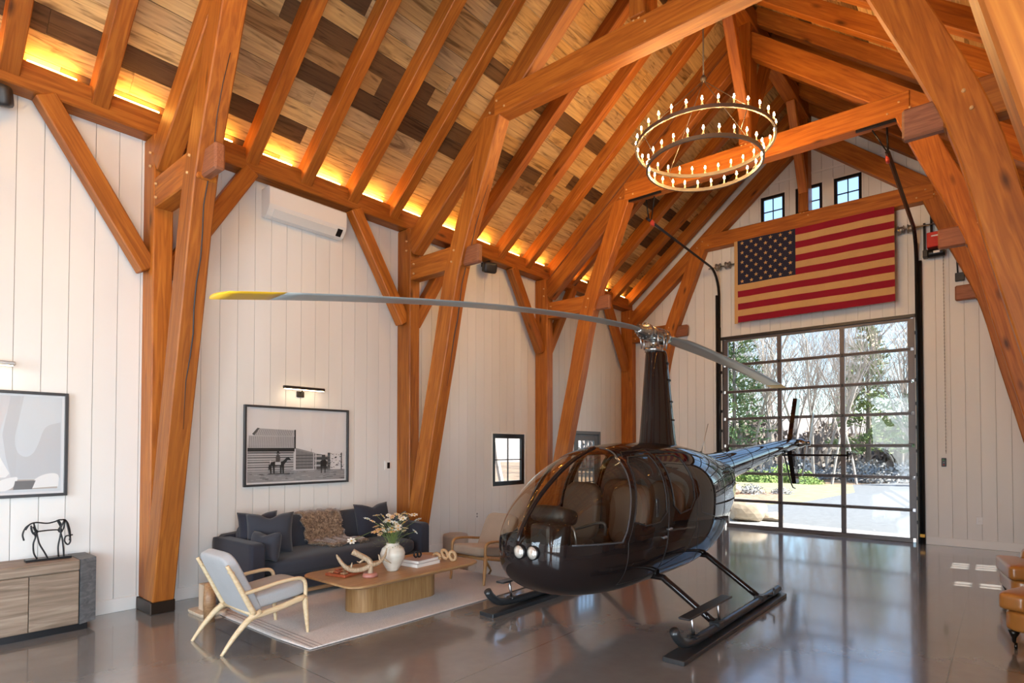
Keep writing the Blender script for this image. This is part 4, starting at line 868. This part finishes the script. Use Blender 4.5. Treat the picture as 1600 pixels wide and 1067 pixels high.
# horse and rider
shp([(.20, .22), (.215, .27), (.25, .285), (.31, .28), (.335, .29), (.365, .335), (.385, .345), (.41, .305), (.405, .295), (.38, .305), (.35, .25), (.33, .225), (.26, .215)], 0, 'horse'); 
for a, b in ((.20, .205), (.23, .235), (.30, .30), (.32, .325)): shp([(a, .235), (a+.022, .235), (b+.016, .115), (b+.004, .115)], 0, 'horse_leg')
shp([(.20, .27), (.205, .19), (.195, .15), (.19, .2)], 0, 'horse_tail'); shp([(.262, .27), (.30, .27), (.305, .34), (.29, .385), (.272, .385), (.26, .34)], 1, 'rider'); shp(rc(.255, .31, .235, .275), 5, 'saddle_cloth'); shp([(.265, .39), (.305, .39), (.297, .405), (.29, .425), (.275, .425), (.27, .405)], 0, 'rider_hat'); shp(rc(.19, .40, .105, .118), 1, 'horse_shadow')
shp([(.73, .2), (.77, .2), (.775, .3), (.77, .37), (.735, .37), (.73, .3)], 1, 'rider'); shp([(.72, .19), (.785, .19), (.79, .27), (.77, .30), (.72, .28)], 0, 'horse'); shp(rc(.725, .735, .10, .2), 0, 'horse_leg'); shp(rc(.765, .775, .10, .2), 0, 'horse_leg')
# left picture: abstract silhouettes, glare on the glass painted in as pale forms
Y0, Y1, Z0, Z1 = .09, 1.615, 1.31, 2.37; lay[0] = 0
p1 = picture(Y0, Y1, Z0, Z1, 'framed pale picture with soft rounded shapes above the sideboard')
pr = thing('print', (XP, (Y0+Y1)/2, Z0)); pr.parent = p1; pr.matrix_parent_inverse = W[p1.name].inverted()
INK += [flat('pale_grey', (.52, .54, .57), .5), flat('pale_blue_grey', (.60, .64, .68), .5), flat('pale_sand', (.46, .41, .37), .6), flat('chalk', (.80, .80, .80), .5)]
shp(rc(0, 1, 0, 1), 7, 'sky'); smooth_ = lambda pts: [tuple(q[:2]) for q in catmull([(a, b, 0) for a, b in pts], 5)]
shp([(.0, .14), (.72, .14)]+smooth_([(.73, .16), (.66, .34), (.655, .5), (.69, .78), (.74, 1.0)])+[(.0, 1.0)], 5, 'form'); shp([(.73, .14), (.995, .14), (.995, .74)]+smooth_([(.995, .74), (.91, .68), (.87, .5), (.84, .40), (.80, .37), (.76, .42), (.745, .56), (.77, .80), (.79, 1.0)])+[(.72, 1.0), (.68, .6), (.70, .36)], 6, 'form')
shp([(.3, .16), (.70, .16), (.72, .20), (.66, .40), (.5, .42), (.3, .5)], 9, 'form'); shp([(.0, .03), (.98, .03), (.98, .13), (.0, .15)], 8, 'ground'); shp(smooth_([(.62, .02), (.66, .12), (.76, .16), (.74, .06), (.70, .02)]), 9, 'form'); shp(smooth_([(.83, .04), (.86, .14), (.93, .19), (.985, .17), (.985, .05)]), 9, 'form'); shp([(.74, .03), (.84, .03), (.86, .12), (.75, .12)], 2, 'form')
# picture lights
for yc, lab, mm in ((4.18, 'slim dark picture light over the barn photograph', DARKMETAL), (.88, 'slim metal picture light over the pale picture at the left', flat('satin_nickel', (.5, .5, .5), .3, .9))):
    t = thing('picture_light', (XL, yc, 2.55), lab, 'wall lamp'); box('wall_plate', (XL, XL+.02), (yc-.055, yc+.055), (2.51, 2.59), mm, t, .004); tube('arm', [(XL+.01, yc, 2.56), (XL+.07, yc, 2.60), (XL+.12, yc, 2.62)], .008, mm, t, 8, curve=4)
    box('shade', (XL+.095, XL+.145), (yc-.30, yc+.30), (2.605, 2.645), mm, t, .008); box('lamp_strip', (XL+.10, XL+.138), (yc-.28, yc+.28), (2.6, 2.606), PICLED, t)
# ================================================================== wall fixtures
ms = thing('air_conditioner', (XL, 4.18, 4.87), 'white wall-mounted air conditioner under the timber wall plate', 'air conditioner'); ACW = flat('ac_white_plastic', (.78, .78, .77), .35)
prism('body', [(XL, 4.87), (XL+.07, 4.85), (XL+.13, 4.87), (XL+.20, 4.95), (XL+.225, 5.0), (XL+.225, 5.215), (XL+.2, 5.235), (XL, 5.235)], 'y', 3.62, 4.75, ACW, ms)
prism('air_vane', [(XL+.075, 4.846), (XL+.132, 4.862), (XL+.205, 4.945), (XL+.20, 4.951)], 'y', 3.70, 4.62, flat('ac_vane', (.70, .72, .72), .4), ms); prism('display', [(XL+.14, 4.872), (XL+.215, 4.958), (XL+.214, 4.962), (XL+.139, 4.876)], 'y', 4.62, 4.70, BLKSTEEL, ms)
for yy, lab in ((7.78, 'small black loudspeaker under the wall plate beyond the second bent'), (.98, 'small dark loudspeaker at the far left under the wall plate')):
    sp = thing('loudspeaker', (XL+.2, yy, 5.07), lab, 'speaker'); cushion('cabinet', (.17, .26, .20), TR((XL+.20, yy, 5.17), ry=20, rz=-25), RUBBER, sp, 6, res=6); box('bracket', (XL, XL+.2), (yy-.02, yy+.02), (5.22, 5.30), BLKSTEEL, sp)
th = thing('thermostat', (XL, 5.66, 1.46), 'small dark thermostat screen on white plate left of the second post', 'thermostat'); box('plate', (XL, XL+.012), (5.60, 5.71), (1.46, 1.60), TRIMW, th, .003); box('screen', (XL+.012, XL+.02), (5.64, 5.69), (1.48, 1.575), BLKSTEEL, th, .002)
OUTW = flat('outlet_white', (.8, .8, .8), .4); SLOT = flat('outlet_slot', (.3, .3, .3), .5)
def outlet(axis, a, z, lab):
    t = thing('wall_outlet', (XL, a, z-.06) if axis == 'x' else (a, YB, z-.06), lab, 'outlet')
    if axis == 'x': box('plate', (XL, XL+.006), (a-.037, a+.037), (z-.06, z+.06), OUTW, t, .002); [box('socket', (XL+.006, XL+.009), (a-.017, a+.017), (z+q-.017, z+q+.017), SLOT, t, .002) for q in (-.025, .025)]
    else: box('plate', (a-.045, a+.045), (YB-.006, YB), (z-.065, z+.065), OUTW, t, .002); [box('socket', (a-.017, a+.017), (YB-.009, YB-.006), (z+q-.017, z+q+.017), OUTW, t, .002) for q in (-.025, .025)]
outlet('x', 7.66, .56, 'white wall outlet left of the side window, behind the taupe chair'); outlet('y', -.36, .50, 'white wall outlet low on the far wall right of the glazed door')
cb = thing('control_box', (-.87, YB, 1.45), 'small black push-button door control on the far wall', 'switch'); box('case', (-.905, -.835), (YB-.035, YB), (1.46, 1.62), RUBBER, cb, .006)
for k, m in enumerate((flat('button_green', (.1, .35, .12), .4), flat('button_grey', (.4, .4, .4), .4), flat('button_red', (.5, .05, .04), .4))): lathe('button', [(.0, 0), (.014, 0), (.012, -.012), (.0, -.012)], (-.87, YB-.035, 1.585-.045*k), m, cb, 10, axis='y')
jb = thing('junction_box', (-.58, YB, 4.85), 'small black junction box with conduit on the far wall', 'junction box'); box('case', (-.66, -.52), (YB-.07, YB), (4.86, 5.01), RUBBER, jb, .006); tube('conduit', [(-.62, YB-.03, 5.0), (-.63, YB-.03, 5.25), (-.64, YB-.03, 5.45)], .012, DARKMETAL, jb, 6); tube('cable', [(-.57, YB-.05, 5.26), (-.60, YB-.08, 5.5), (-.70, YB-.10, 5.66), (-.80, YB-.12, 5.66)], .013, RUBBER, jb, 6, curve=5)
# ------------------------------------------------------------------ overhead door hardware
GALV = flat('galvanised_steel', (.30, .29, .28), .4, .8)
for x, lab in ((DX0-.07, 'black steel door track on the left side of the glazed door, bending back overhead'), (DX1+.07, 'black steel door track on the right side of the glazed door, bending back overhead')):
    t = thing('door_track', (x, YB-.1, 0), lab, 'door track'); s = -1 if x < -3 else 1
    pts = [(x, YB-.06, .0), (x, YB-.06, 5.35)]+[(x, YB-.06-.55*(1-math.cos(a)), 5.35+.55*math.sin(a)) for a in np.linspace(.1, PI/2, 8)]+[(x, 9.55, 6.06)]
    V, F = tubem(pts, .032, 4, flat=1.0); tr_ = mk('track', V, F, BLKSTEEL, t); V, F = tubem([(p[0]+s*.055, p[1], p[2]) for p in pts[:2]], .028, 4); mk('wall_angle', V, F, BLKSTEEL, t)
    box('jamb_angle', (x+s*.03-.05, x+s*.03+.05), (YB-.03, YB-.004), (0, 4.6), BLKSTEEL, t)
    for z in np.arange(.4, 4.3, .45): box('bracket', (x-.05, x+.05), (YB-.05, YB-.0), (z-.03, z+.03), DARKMETAL, t, .003)
    tube('hanger', [(x, 9.62, 6.08), (x, 9.52, 6.40)], .014, BLKSTEEL, t, 4); tube('hanger', [(x, 9.72, 6.08), (x-s*.18, 9.5, 6.41)], .012, BLKSTEEL, t, 4)
    box('perforated_angle', tuple(sorted((x-s*.02-s*.35, x+s*.35))), (9.36, 9.40), (6.385, 6.418), BLKSTEEL, t); cushion('bumper', (.05, .12, .11), TR((x-s*.02, 9.72, 6.02)), flat('red_spring', (.45, .05, .03), .4) if s < 0 else bpy.data.materials['red_spring'], t, 4, res=4)
    box('photo_eye', (x+s*.03-.03, x+s*.03+.05), (YB-.09, YB-.05), (.13, .19), YELLOW if s > 0 else BLKSTEEL, t, .004)
sh = thing('door_shaft', ((DX0+DX1)/2, YB-.15, 5.98), 'steel torsion shaft with cable drums running behind the flag', 'door shaft'); tube('shaft', [(DX0-.28, YB-.13, 5.98), (DX1+.62, YB-.13, 5.98)], .014, GALV, sh, 8)
for x in (DX0-.05, DX0+.17, DX1-.17, DX1-.01): lathe('cable_drum', [(.0, -.05), (.085, -.05), (.085, -.035), (.065, -.03), (.06, .04), (.08, .045), (.08, .055), (.0, .055)], (x, YB-.13, 5.98), GALV, sh, 18, axis='x')
op = thing('door_opener', (-.93, YB, 5.3), 'red and black chain-driven door opener mounted on the far wall', 'door opener'); REDP = flat('opener_red', (.50, .025, .02), .35)
box('red_cover', (-1.07, -.80), (YB-.24, YB-.04), (5.52, 5.80), REDP, op, .012); box('nameplate', (-1.0, -.87), (YB-.244, YB-.24), (5.71, 5.735), TRIMW, op); lathe('motor', [(.0, -.13), (.075, -.13), (.08, -.1), (.08, .1), (.075, .13), (.0, .13)], (-.93, YB-.16, 5.42), BLKSTEEL, op, 18, axis='x'); box('gear_case', (-1.14, -1.06), (YB-.2, YB-.06), (5.36, 5.50), RUBBER, op, .01); box('rating_label', (-.97, -.87), (YB-.248, YB-.236), (5.40, 5.44), TRIMW, op)
for x in (-1.12, -1.01): box('strut', (x-.018, x+.018), (YB-.06, YB-.02), (5.6 if x > -1.1 else 5.45, 6.4 if x > -1.1 else 6.05), BLKSTEEL, op)
hc = thing('pull_chain', (-.83, YB-.1, 1.7), 'long thin hand chain hanging from the door opener', 'chain'); V = []; parts = []
for k in range(118): z = 1.72+.032*k; parts.append(tubem([(-.83+(.006 if k % 2 else 0)*math.cos(a), YB-.1+(0 if k % 2 else .006)*math.cos(a), z+.017*math.sin(a)) for a in np.linspace(0, 2*PI, 9)], .0025, 4, False))
V, F = merge(parts); o = mk('chain_links', V, F, DARKMETAL, hc); tag(o, kind='stuff')
# ------------------------------------------------------------------ flag
FX0, FX1, FZ0, FZ1, FY = -4.66, -1.575, 4.60, 6.43, 12.815
fg_ = thing('flag', ((FX0+FX1)/2, FY, FZ0), 'large vintage American flag with tan stripes hanging from the far tie beam', 'flag')
FRED = fabric('flag_red', (.27, .010, .028), .12, 160, .85); FTAN = fabric('flag_tan', (.58, .36, .155), .1, 160, .85); FBLUE = fabric('flag_navy', (.022, .024, .05), .15, 160, .85)
fyy = lambda x, z: FY+.010*math.sin(3.1*(x+.6*z))+.006*math.sin(9*(x-.5*z)+1)-.012*(FZ1-z)
def cloth(name, x0, x1, z0, z1, mat, par, off=0., nx=24):
    nz = 3; V = [(x, fyy(x, z)+off, z-.02*(x-FX0)/3*0) for z in np.linspace(z0, z1, nz+1) for x in np.linspace(x0, x1, nx+1)]
    return mk(name, V, [(i*(nx+1)+k, i*(nx+1)+k+1, (i+1)*(nx+1)+k+1, (i+1)*(nx+1)+k) for i in range(nz) for k in range(nx)], mat, par, smooth=True)
SHh = (FZ1-FZ0)/13; CZ = FZ1-7*SHh; HX0 = FX0+.075; CXE = HX0+1.22
for k in range(13):
    z1 = FZ1-SHh*k; cloth('stripe', (CXE if k < 7 else HX0), FX1, z1-SHh, z1, FRED if k % 2 == 0 else FTAN, fg_)
cloth('header', FX0, HX0, FZ0-.02, FZ1, FTAN, fg_); ca_ = cloth('canton', HX0, CXE, CZ, FZ1, FBLUE, fg_)
base = None
for r in range(9):
    nst = 6 if r % 2 == 0 else 5
    for k in range(nst):
        x = HX0+1.22*((k+.5)/6+(0 if nst == 6 else 1/12)); z = FZ1-(FZ1-CZ)*(r+.6)/9.2
        V = [(x+(.047 if q % 2 == 0 else .019)*math.sin(PI*q/5), fyy(x, z)-.004, z+(.047 if q % 2 == 0 else .019)*math.cos(PI*q/5)) for q in range(10)]+[(x, fyy(x, z)-.006, z)]
        mk('star', V, [(q, (q+1) % 10, 10) for q in range(10)], FTAN, ca_)

# ================================================================== outdoors
def ground(name, poly, z, mat, label=None, cat=None, kind='structure', th=.05):
    o = prism(name, poly, 'z', z-th, z, mat); return tag(o, label, cat, kind=kind)
def mottled(name, a, b, sc, rough=.9, bmp=.3):
    m, n, l, bs = nt(name); v = coords(n, l, (1, 1, 1)); h = noise(n, l, v, sc, 6); l.new(ramp(n, l, h, [(.3, a), (.7, b)]), bs.inputs['Base Color']); setp(bs, rough=rough, spec=.2); bump(n, l, bs, h, bmp, .03); return m
SOIL = mottled('leaf_litter', (.16, .105, .07), (.30, .21, .14), 1.6); ASPH = mottled('asphalt', (.15, .153, .16), (.19, .193, .20), 7, .8, .1); GRAV = mottled('white_gravel', (.22, .215, .20), (.50, .485, .46), 22); LAWN = mottled('spring_lawn', (.23, .215, .115), (.34, .31, .18), 2.5); MULCH = mottled('mulch', (.22, .12, .075), (.42, .27, .19), 6)
ground('yard_ground', [(-90, -60), (70, -60), (70, 120), (-90, 120)], -.16, SOIL, th=.2)
ground('driveway', [(-4.4, 14.62), (14, 13.4), (30, 30), (4, 37), (-4.2, 36.2), (-6.0, 32.5), (-4.9, 27), (-5.4, 21), (-6.4, 18.2), (-9.5, 17.0), (-12, 15.4), (-6.2, 15.6)], -.03, ASPH, th=.1)
ground('gravel_strip', [(-9, YB+.14), (6, YB+.14), (6, 14.2), (-1.5, 14.4), (-4.4, 14.75), (-9, 15.2)], -.02, GRAV)
ground('lawn', [(-6.35, 18.4), (-5.35, 21), (-4.85, 27), (-5.9, 32.3), (-12, 31), (-16, 22), (-10, 17.6)], -.02, LAWN)
ground('mulch_bed', [(-9.6, 17.3), (-6.5, 18.5), (-6.1, 20.5), (-6.8, 24.2), (-9.5, 25), (-14, 22)], .0, MULCH)
ROCK = mottled('tan_boulder', (.26, .20, .15), (.46, .38, .30), 3.5)
def rock(loc, s, seed, label, mat=ROCK):
    bm = bmesh.new(); bmesh.ops.create_icosphere(bm, subdivisions=3, radius=1); r = np.random.default_rng(seed); pl = [(r.normal(size=3), r.uniform(.55, .9)) for _ in range(9)]
    for v in bm.verts:
        p = np.array(v.co)
        for nrm, d in pl:
            nrm = nrm/np.linalg.norm(nrm); k = p@nrm
            if k > d: p = p-nrm*(k-d)
        v.co = Vector(p*np.array(s))
    V = np.array([v.co[:] for v in bm.verts]); bm.verts.index_update(); F = [[v.index for v in f.verts] for f in bm.faces]; bm.free()
    return tag(mk('boulder', V+np.array(loc)+np.array((0, 0, s[2]*.55)), F, mat), label, 'rock')
rock((-5.15, 14.75, -.03), (.62, .5, .42), 1, 'large tan boulder just outside the glazed door'); rock((-4.55, 15.05, -.03), (.36, .3, .16), 2, 'flat pale stone beside the large tan boulder'); rock((-8.9, 22.6, 0), (.9, .5, .30), 4, 'grey-tan rock among the shrubs beyond the driveway')
# trees: a few kinds, copied
BARK = mottled('grey_bark', (.14, .115, .095), (.27, .23, .20), 5); TWIG = mottled('twig_bark', (.30, .25, .215), (.46, .40, .36), 3)
def tree_mesh(seed, H, spread, depth=4):
    r = random.Random(seed); parts = []
    def grow(p, d, L, rad, lev):
        n = 3 if lev else 5; pts = [p]; q = Vector(p); dd = Vector(d)
        for i in range(n):
            dd = (dd+Vector((r.uniform(-.16, .16), r.uniform(-.16, .16), r.uniform(-.03, .10)))).normalized(); q = q+dd*(L/n); pts.append(tuple(q))
            if lev < depth and (i >= 1 or lev):
                for _ in range(3 if lev == 0 else 2):
                    a = r.uniform(0, 2*PI); e = r.uniform(.35, 1.0)*spread; nd = (dd+Vector((math.cos(a)*e, math.sin(a)*e, r.uniform(-.05, .35)))).normalized(); grow(tuple(q), nd, L*r.uniform(.36, .52), rad*.45*(1-.12*i), lev+1)
        parts.append(tubem(pts, [rad, rad*.45], 5 if lev == 0 else 3, False))
    grow((0, 0, -.2), (0, 0, 1), H, H*.011, 0); return merge(parts)
def src_mesh(name, VF, mat):
    me = bpy.data.meshes.new(name); me.from_pydata([tuple(v) for v in VF[0]], [], [tuple(f) for f in VF[1]]); me.materials.append(mat); me.update(); return me
BARE = [src_mesh('bare_tree', tree_mesh(s, h, sp, 4), TWIG) for s, h, sp in ((1, 9.5, .8), (2, 11, .65), (3, 8, 1.0), (4, 10, .75))]
def pine_mesh(seed, H):
    r = np.random.default_rng(seed); V = []; F = []
    for k in range(int(H*16)):
        t = .16+.84*(k/(H*16)); z = H*t; L = (1-t)**.75*H*.26*r.uniform(.6, 1.15)+.15; a = r.uniform(0, 2*PI); d = np.array((math.cos(a), math.sin(a), r.uniform(-.15, .25)))
        for j in range(26):
            s = r.uniform(.15, 1); p = np.array((0, 0, z))+d*L*s+r.normal(0, .10, 3)*(.4+L*.18); q = r.normal(0, 1, 3); q /= np.linalg.norm(q); q = q*.5+d*.6+np.array((0, 0, .25)); w = np.cross(q, r.normal(0, 1, 3)); w /= np.linalg.norm(w)+1e-9; i0 = len(V)
            ln = r.uniform(.25, .5); V += [p-w*.07, p+w*.07, p+q*ln]; F.append((i0, i0+1, i0+2))
    return np.array(V), F
NEEDLE = [mottled('pine_needles', (.07, .12, .06), (.20, .28, .13), 2), mottled('light_pine_needles', (.14, .20, .08), (.32, .38, .17), 2)]
PINES = [(src_mesh('needles', pine_mesh(s, h), NEEDLE[c]), h) for s, h, c in ((1, 12, 0), (2, 10, 1), (3, 13, 0))]
def put_pine(k, x, y, sc, rz, label, group='pine trees beyond the driveway'):
    me, h = PINES[k]; t = thing('pine_tree', (x, y, -.1), label, 'tree', group); M = TR((x, y, -.1), rz=rz)@Matrix.Scale(sc, 4)
    _link(bpy.data.objects.new('foliage', me), t, M); tube('trunk', [(x, y, -.2), (x+.05, y, h*sc*.5), (x, y, h*sc*.97)], [.17*sc, .11*sc, .02], BARK, t, 6); return t
put_pine(0, -2.6, 38.5, .83, 0, 'tall dark green pine at the right side of the glazed door view'); put_pine(1, -6.6, 41, 1.0, 50, 'blue-green pine behind the middle of the door view')
put_pine(2, -13.2, 36, .95, 100, 'tall pine at the left of the door view'); put_pine(1, -16.5, 39, 1.25, 160, 'light green pine at the far left of the door view', )
put_pine(1, -2.2, 33.5, .38, 20, 'small yellow-green young pine by the driveway edge')
rs = random.Random(11)
k = 0
for i in range(74):
    y = rs.uniform(33.5, 62); u = rs.uniform(-.62, .06); x = u*y+rs.uniform(-1, 1)
    if -5.6 < x < 4 and y < 37.2: continue
    sc = rs.uniform(.62, 1.05)*(1+.006*(y-34)); o = bpy.data.objects.new('bare_tree', BARE[i % 4]); _link(o, None, TR((x, y, -.2), rz=rs.uniform(0, 360))@Matrix.Scale(sc, 4)); tag(o, 'leafless grey-brown tree in the woods beyond the driveway', 'tree', 'bare trees in the woods beyond the driveway')
for (x, y, rz) in ((-11, 4, 0), (-12.5, 7.5, 80), (-11.5, 11, 30), (-13, 14.5, 200), (-15, 9, 140)):
    o = bpy.data.objects.new('bare_tree', BARE[int(abs(x)) % 4]); _link(o, None, TR((x, y, -.2), rz=rz)@Matrix.Scale(.8, 4)); tag(o, 'leafless tree outside the left wall windows', 'tree', 'bare trees outside the left wall')
for i in range(10):
    o = bpy.data.objects.new('bare_tree', BARE[i % 4]); _link(o, None, TR((rs.uniform(13, 24), -12+i*3.2, -.2), rz=rs.uniform(0, 360))@Matrix.Scale(rs.uniform(.6, .9), 4)); tag(o, 'leafless tree on the sunny side of the building', 'tree', 'bare trees on the sunny side')
# shrubs and undergrowth
def bush_mesh(seed, n=900):
    r = np.random.default_rng(seed); V = []; F = []
    for _ in range(n):
        d = r.normal(0, 1, 3); d[2] = abs(d[2]); d /= np.linalg.norm(d); p = d*r.uniform(.55, 1.0)*np.array((1, 1, .8)); q = r.normal(0, 1, 3); q /= np.linalg.norm(q); w = np.cross(q, d); w /= np.linalg.norm(w)+1e-9; i0 = len(V); V += [p, p+q*.09+w*.045, p+q*.18, p+q*.09-w*.045]; F.append((i0, i0+1, i0+2, i0+3))
    return np.array(V), F
BG = mottled('evergreen_leaves', (.10, .17, .045), (.30, .38, .12), 3); BGR = mottled('grey_twiggy_leaves', (.24, .23, .22), (.45, .43, .41), 4); BTAN = mottled('dry_grass', (.42, .34, .22), (.62, .54, .40), 3)
BU = {k: src_mesh('shrub', bush_mesh(s), m) for k, s, m in (('g', 1, BG), ('t', 2, BGR), ('d', 3, BTAN))}
def bush(kind, x, y, s, label, group=None):
    o = bpy.data.objects.new('shrub', BU[kind]); _link(o, None, TR((x, y, -.08), rz=x*50)@Matrix.Diagonal((s[0], s[1], s[2], 1))); return tag(o, label, 'shrub', group)
bush('t', -7.9, 23.3, (.65, .6, .55), 'grey twiggy shrub in the mulch bed left of the tail'); bush('t', -6.9, 24.0, (.5, .5, .38), 'smaller grey shrub at the lawn edge behind the tail'); bush('d', -9.3, 24.6, (.7, .6, .65), 'dry tan grass clump behind the grey shrub')
for i in range(15):
    x = -18+i*.72; bush('g', x, 33.0+1.2*math.sin(i*2.1), (1.0, .8, .9+.4*math.sin(i*1.7)), 'bright green evergreen shrub along the wood edge beyond the lawn', 'evergreen shrubs along the wood edge')
for i in range(22):
    x = -20+i*1.15; bush('t', x, 39+2.5*math.sin(i*1.3), (1.5, 1.2, 1.1+.4*math.sin(i*2.3)), 'grey-brown undergrowth bush between the bare trees', 'undergrowth bushes between the bare trees')

BTH = mottled('thicket_twigs', (.24, .19, .165), (.42, .36, .32), 2); BU['k'] = src_mesh('thicket', bush_mesh(7, 2600), BTH)
for i in range(30):
    x = -30+i*1.35; o = bush('k', x, 46+5*math.sin(i*1.9)+(i % 3)*4, (2.6, 2.0, 4.0+1.4*math.sin(i*2.7)), 'tall brown twiggy thicket deep in the woods beyond the driveway', 'twiggy thickets deep in the woods')
ground('hillside', [(-120, 66), (60, 66), (60, 67), (-120, 67)], .0, SOIL)
hp = [(-120, 62, -.2), (60, 62, -.2), (60, 110, 7.5), (-120, 110, 7.5), (-120, 111, -.2), (60, 111, -.2)]
hh = bpy.data.objects['hillside']; me = bpy.data.meshes.new('hillside'); me.from_pydata(hp, [], [(0, 1, 2, 3), (3, 2, 5, 4)]); me.materials.append(BTH); hh.data = me; hh.matrix_basis = Matrix.Identity(4)
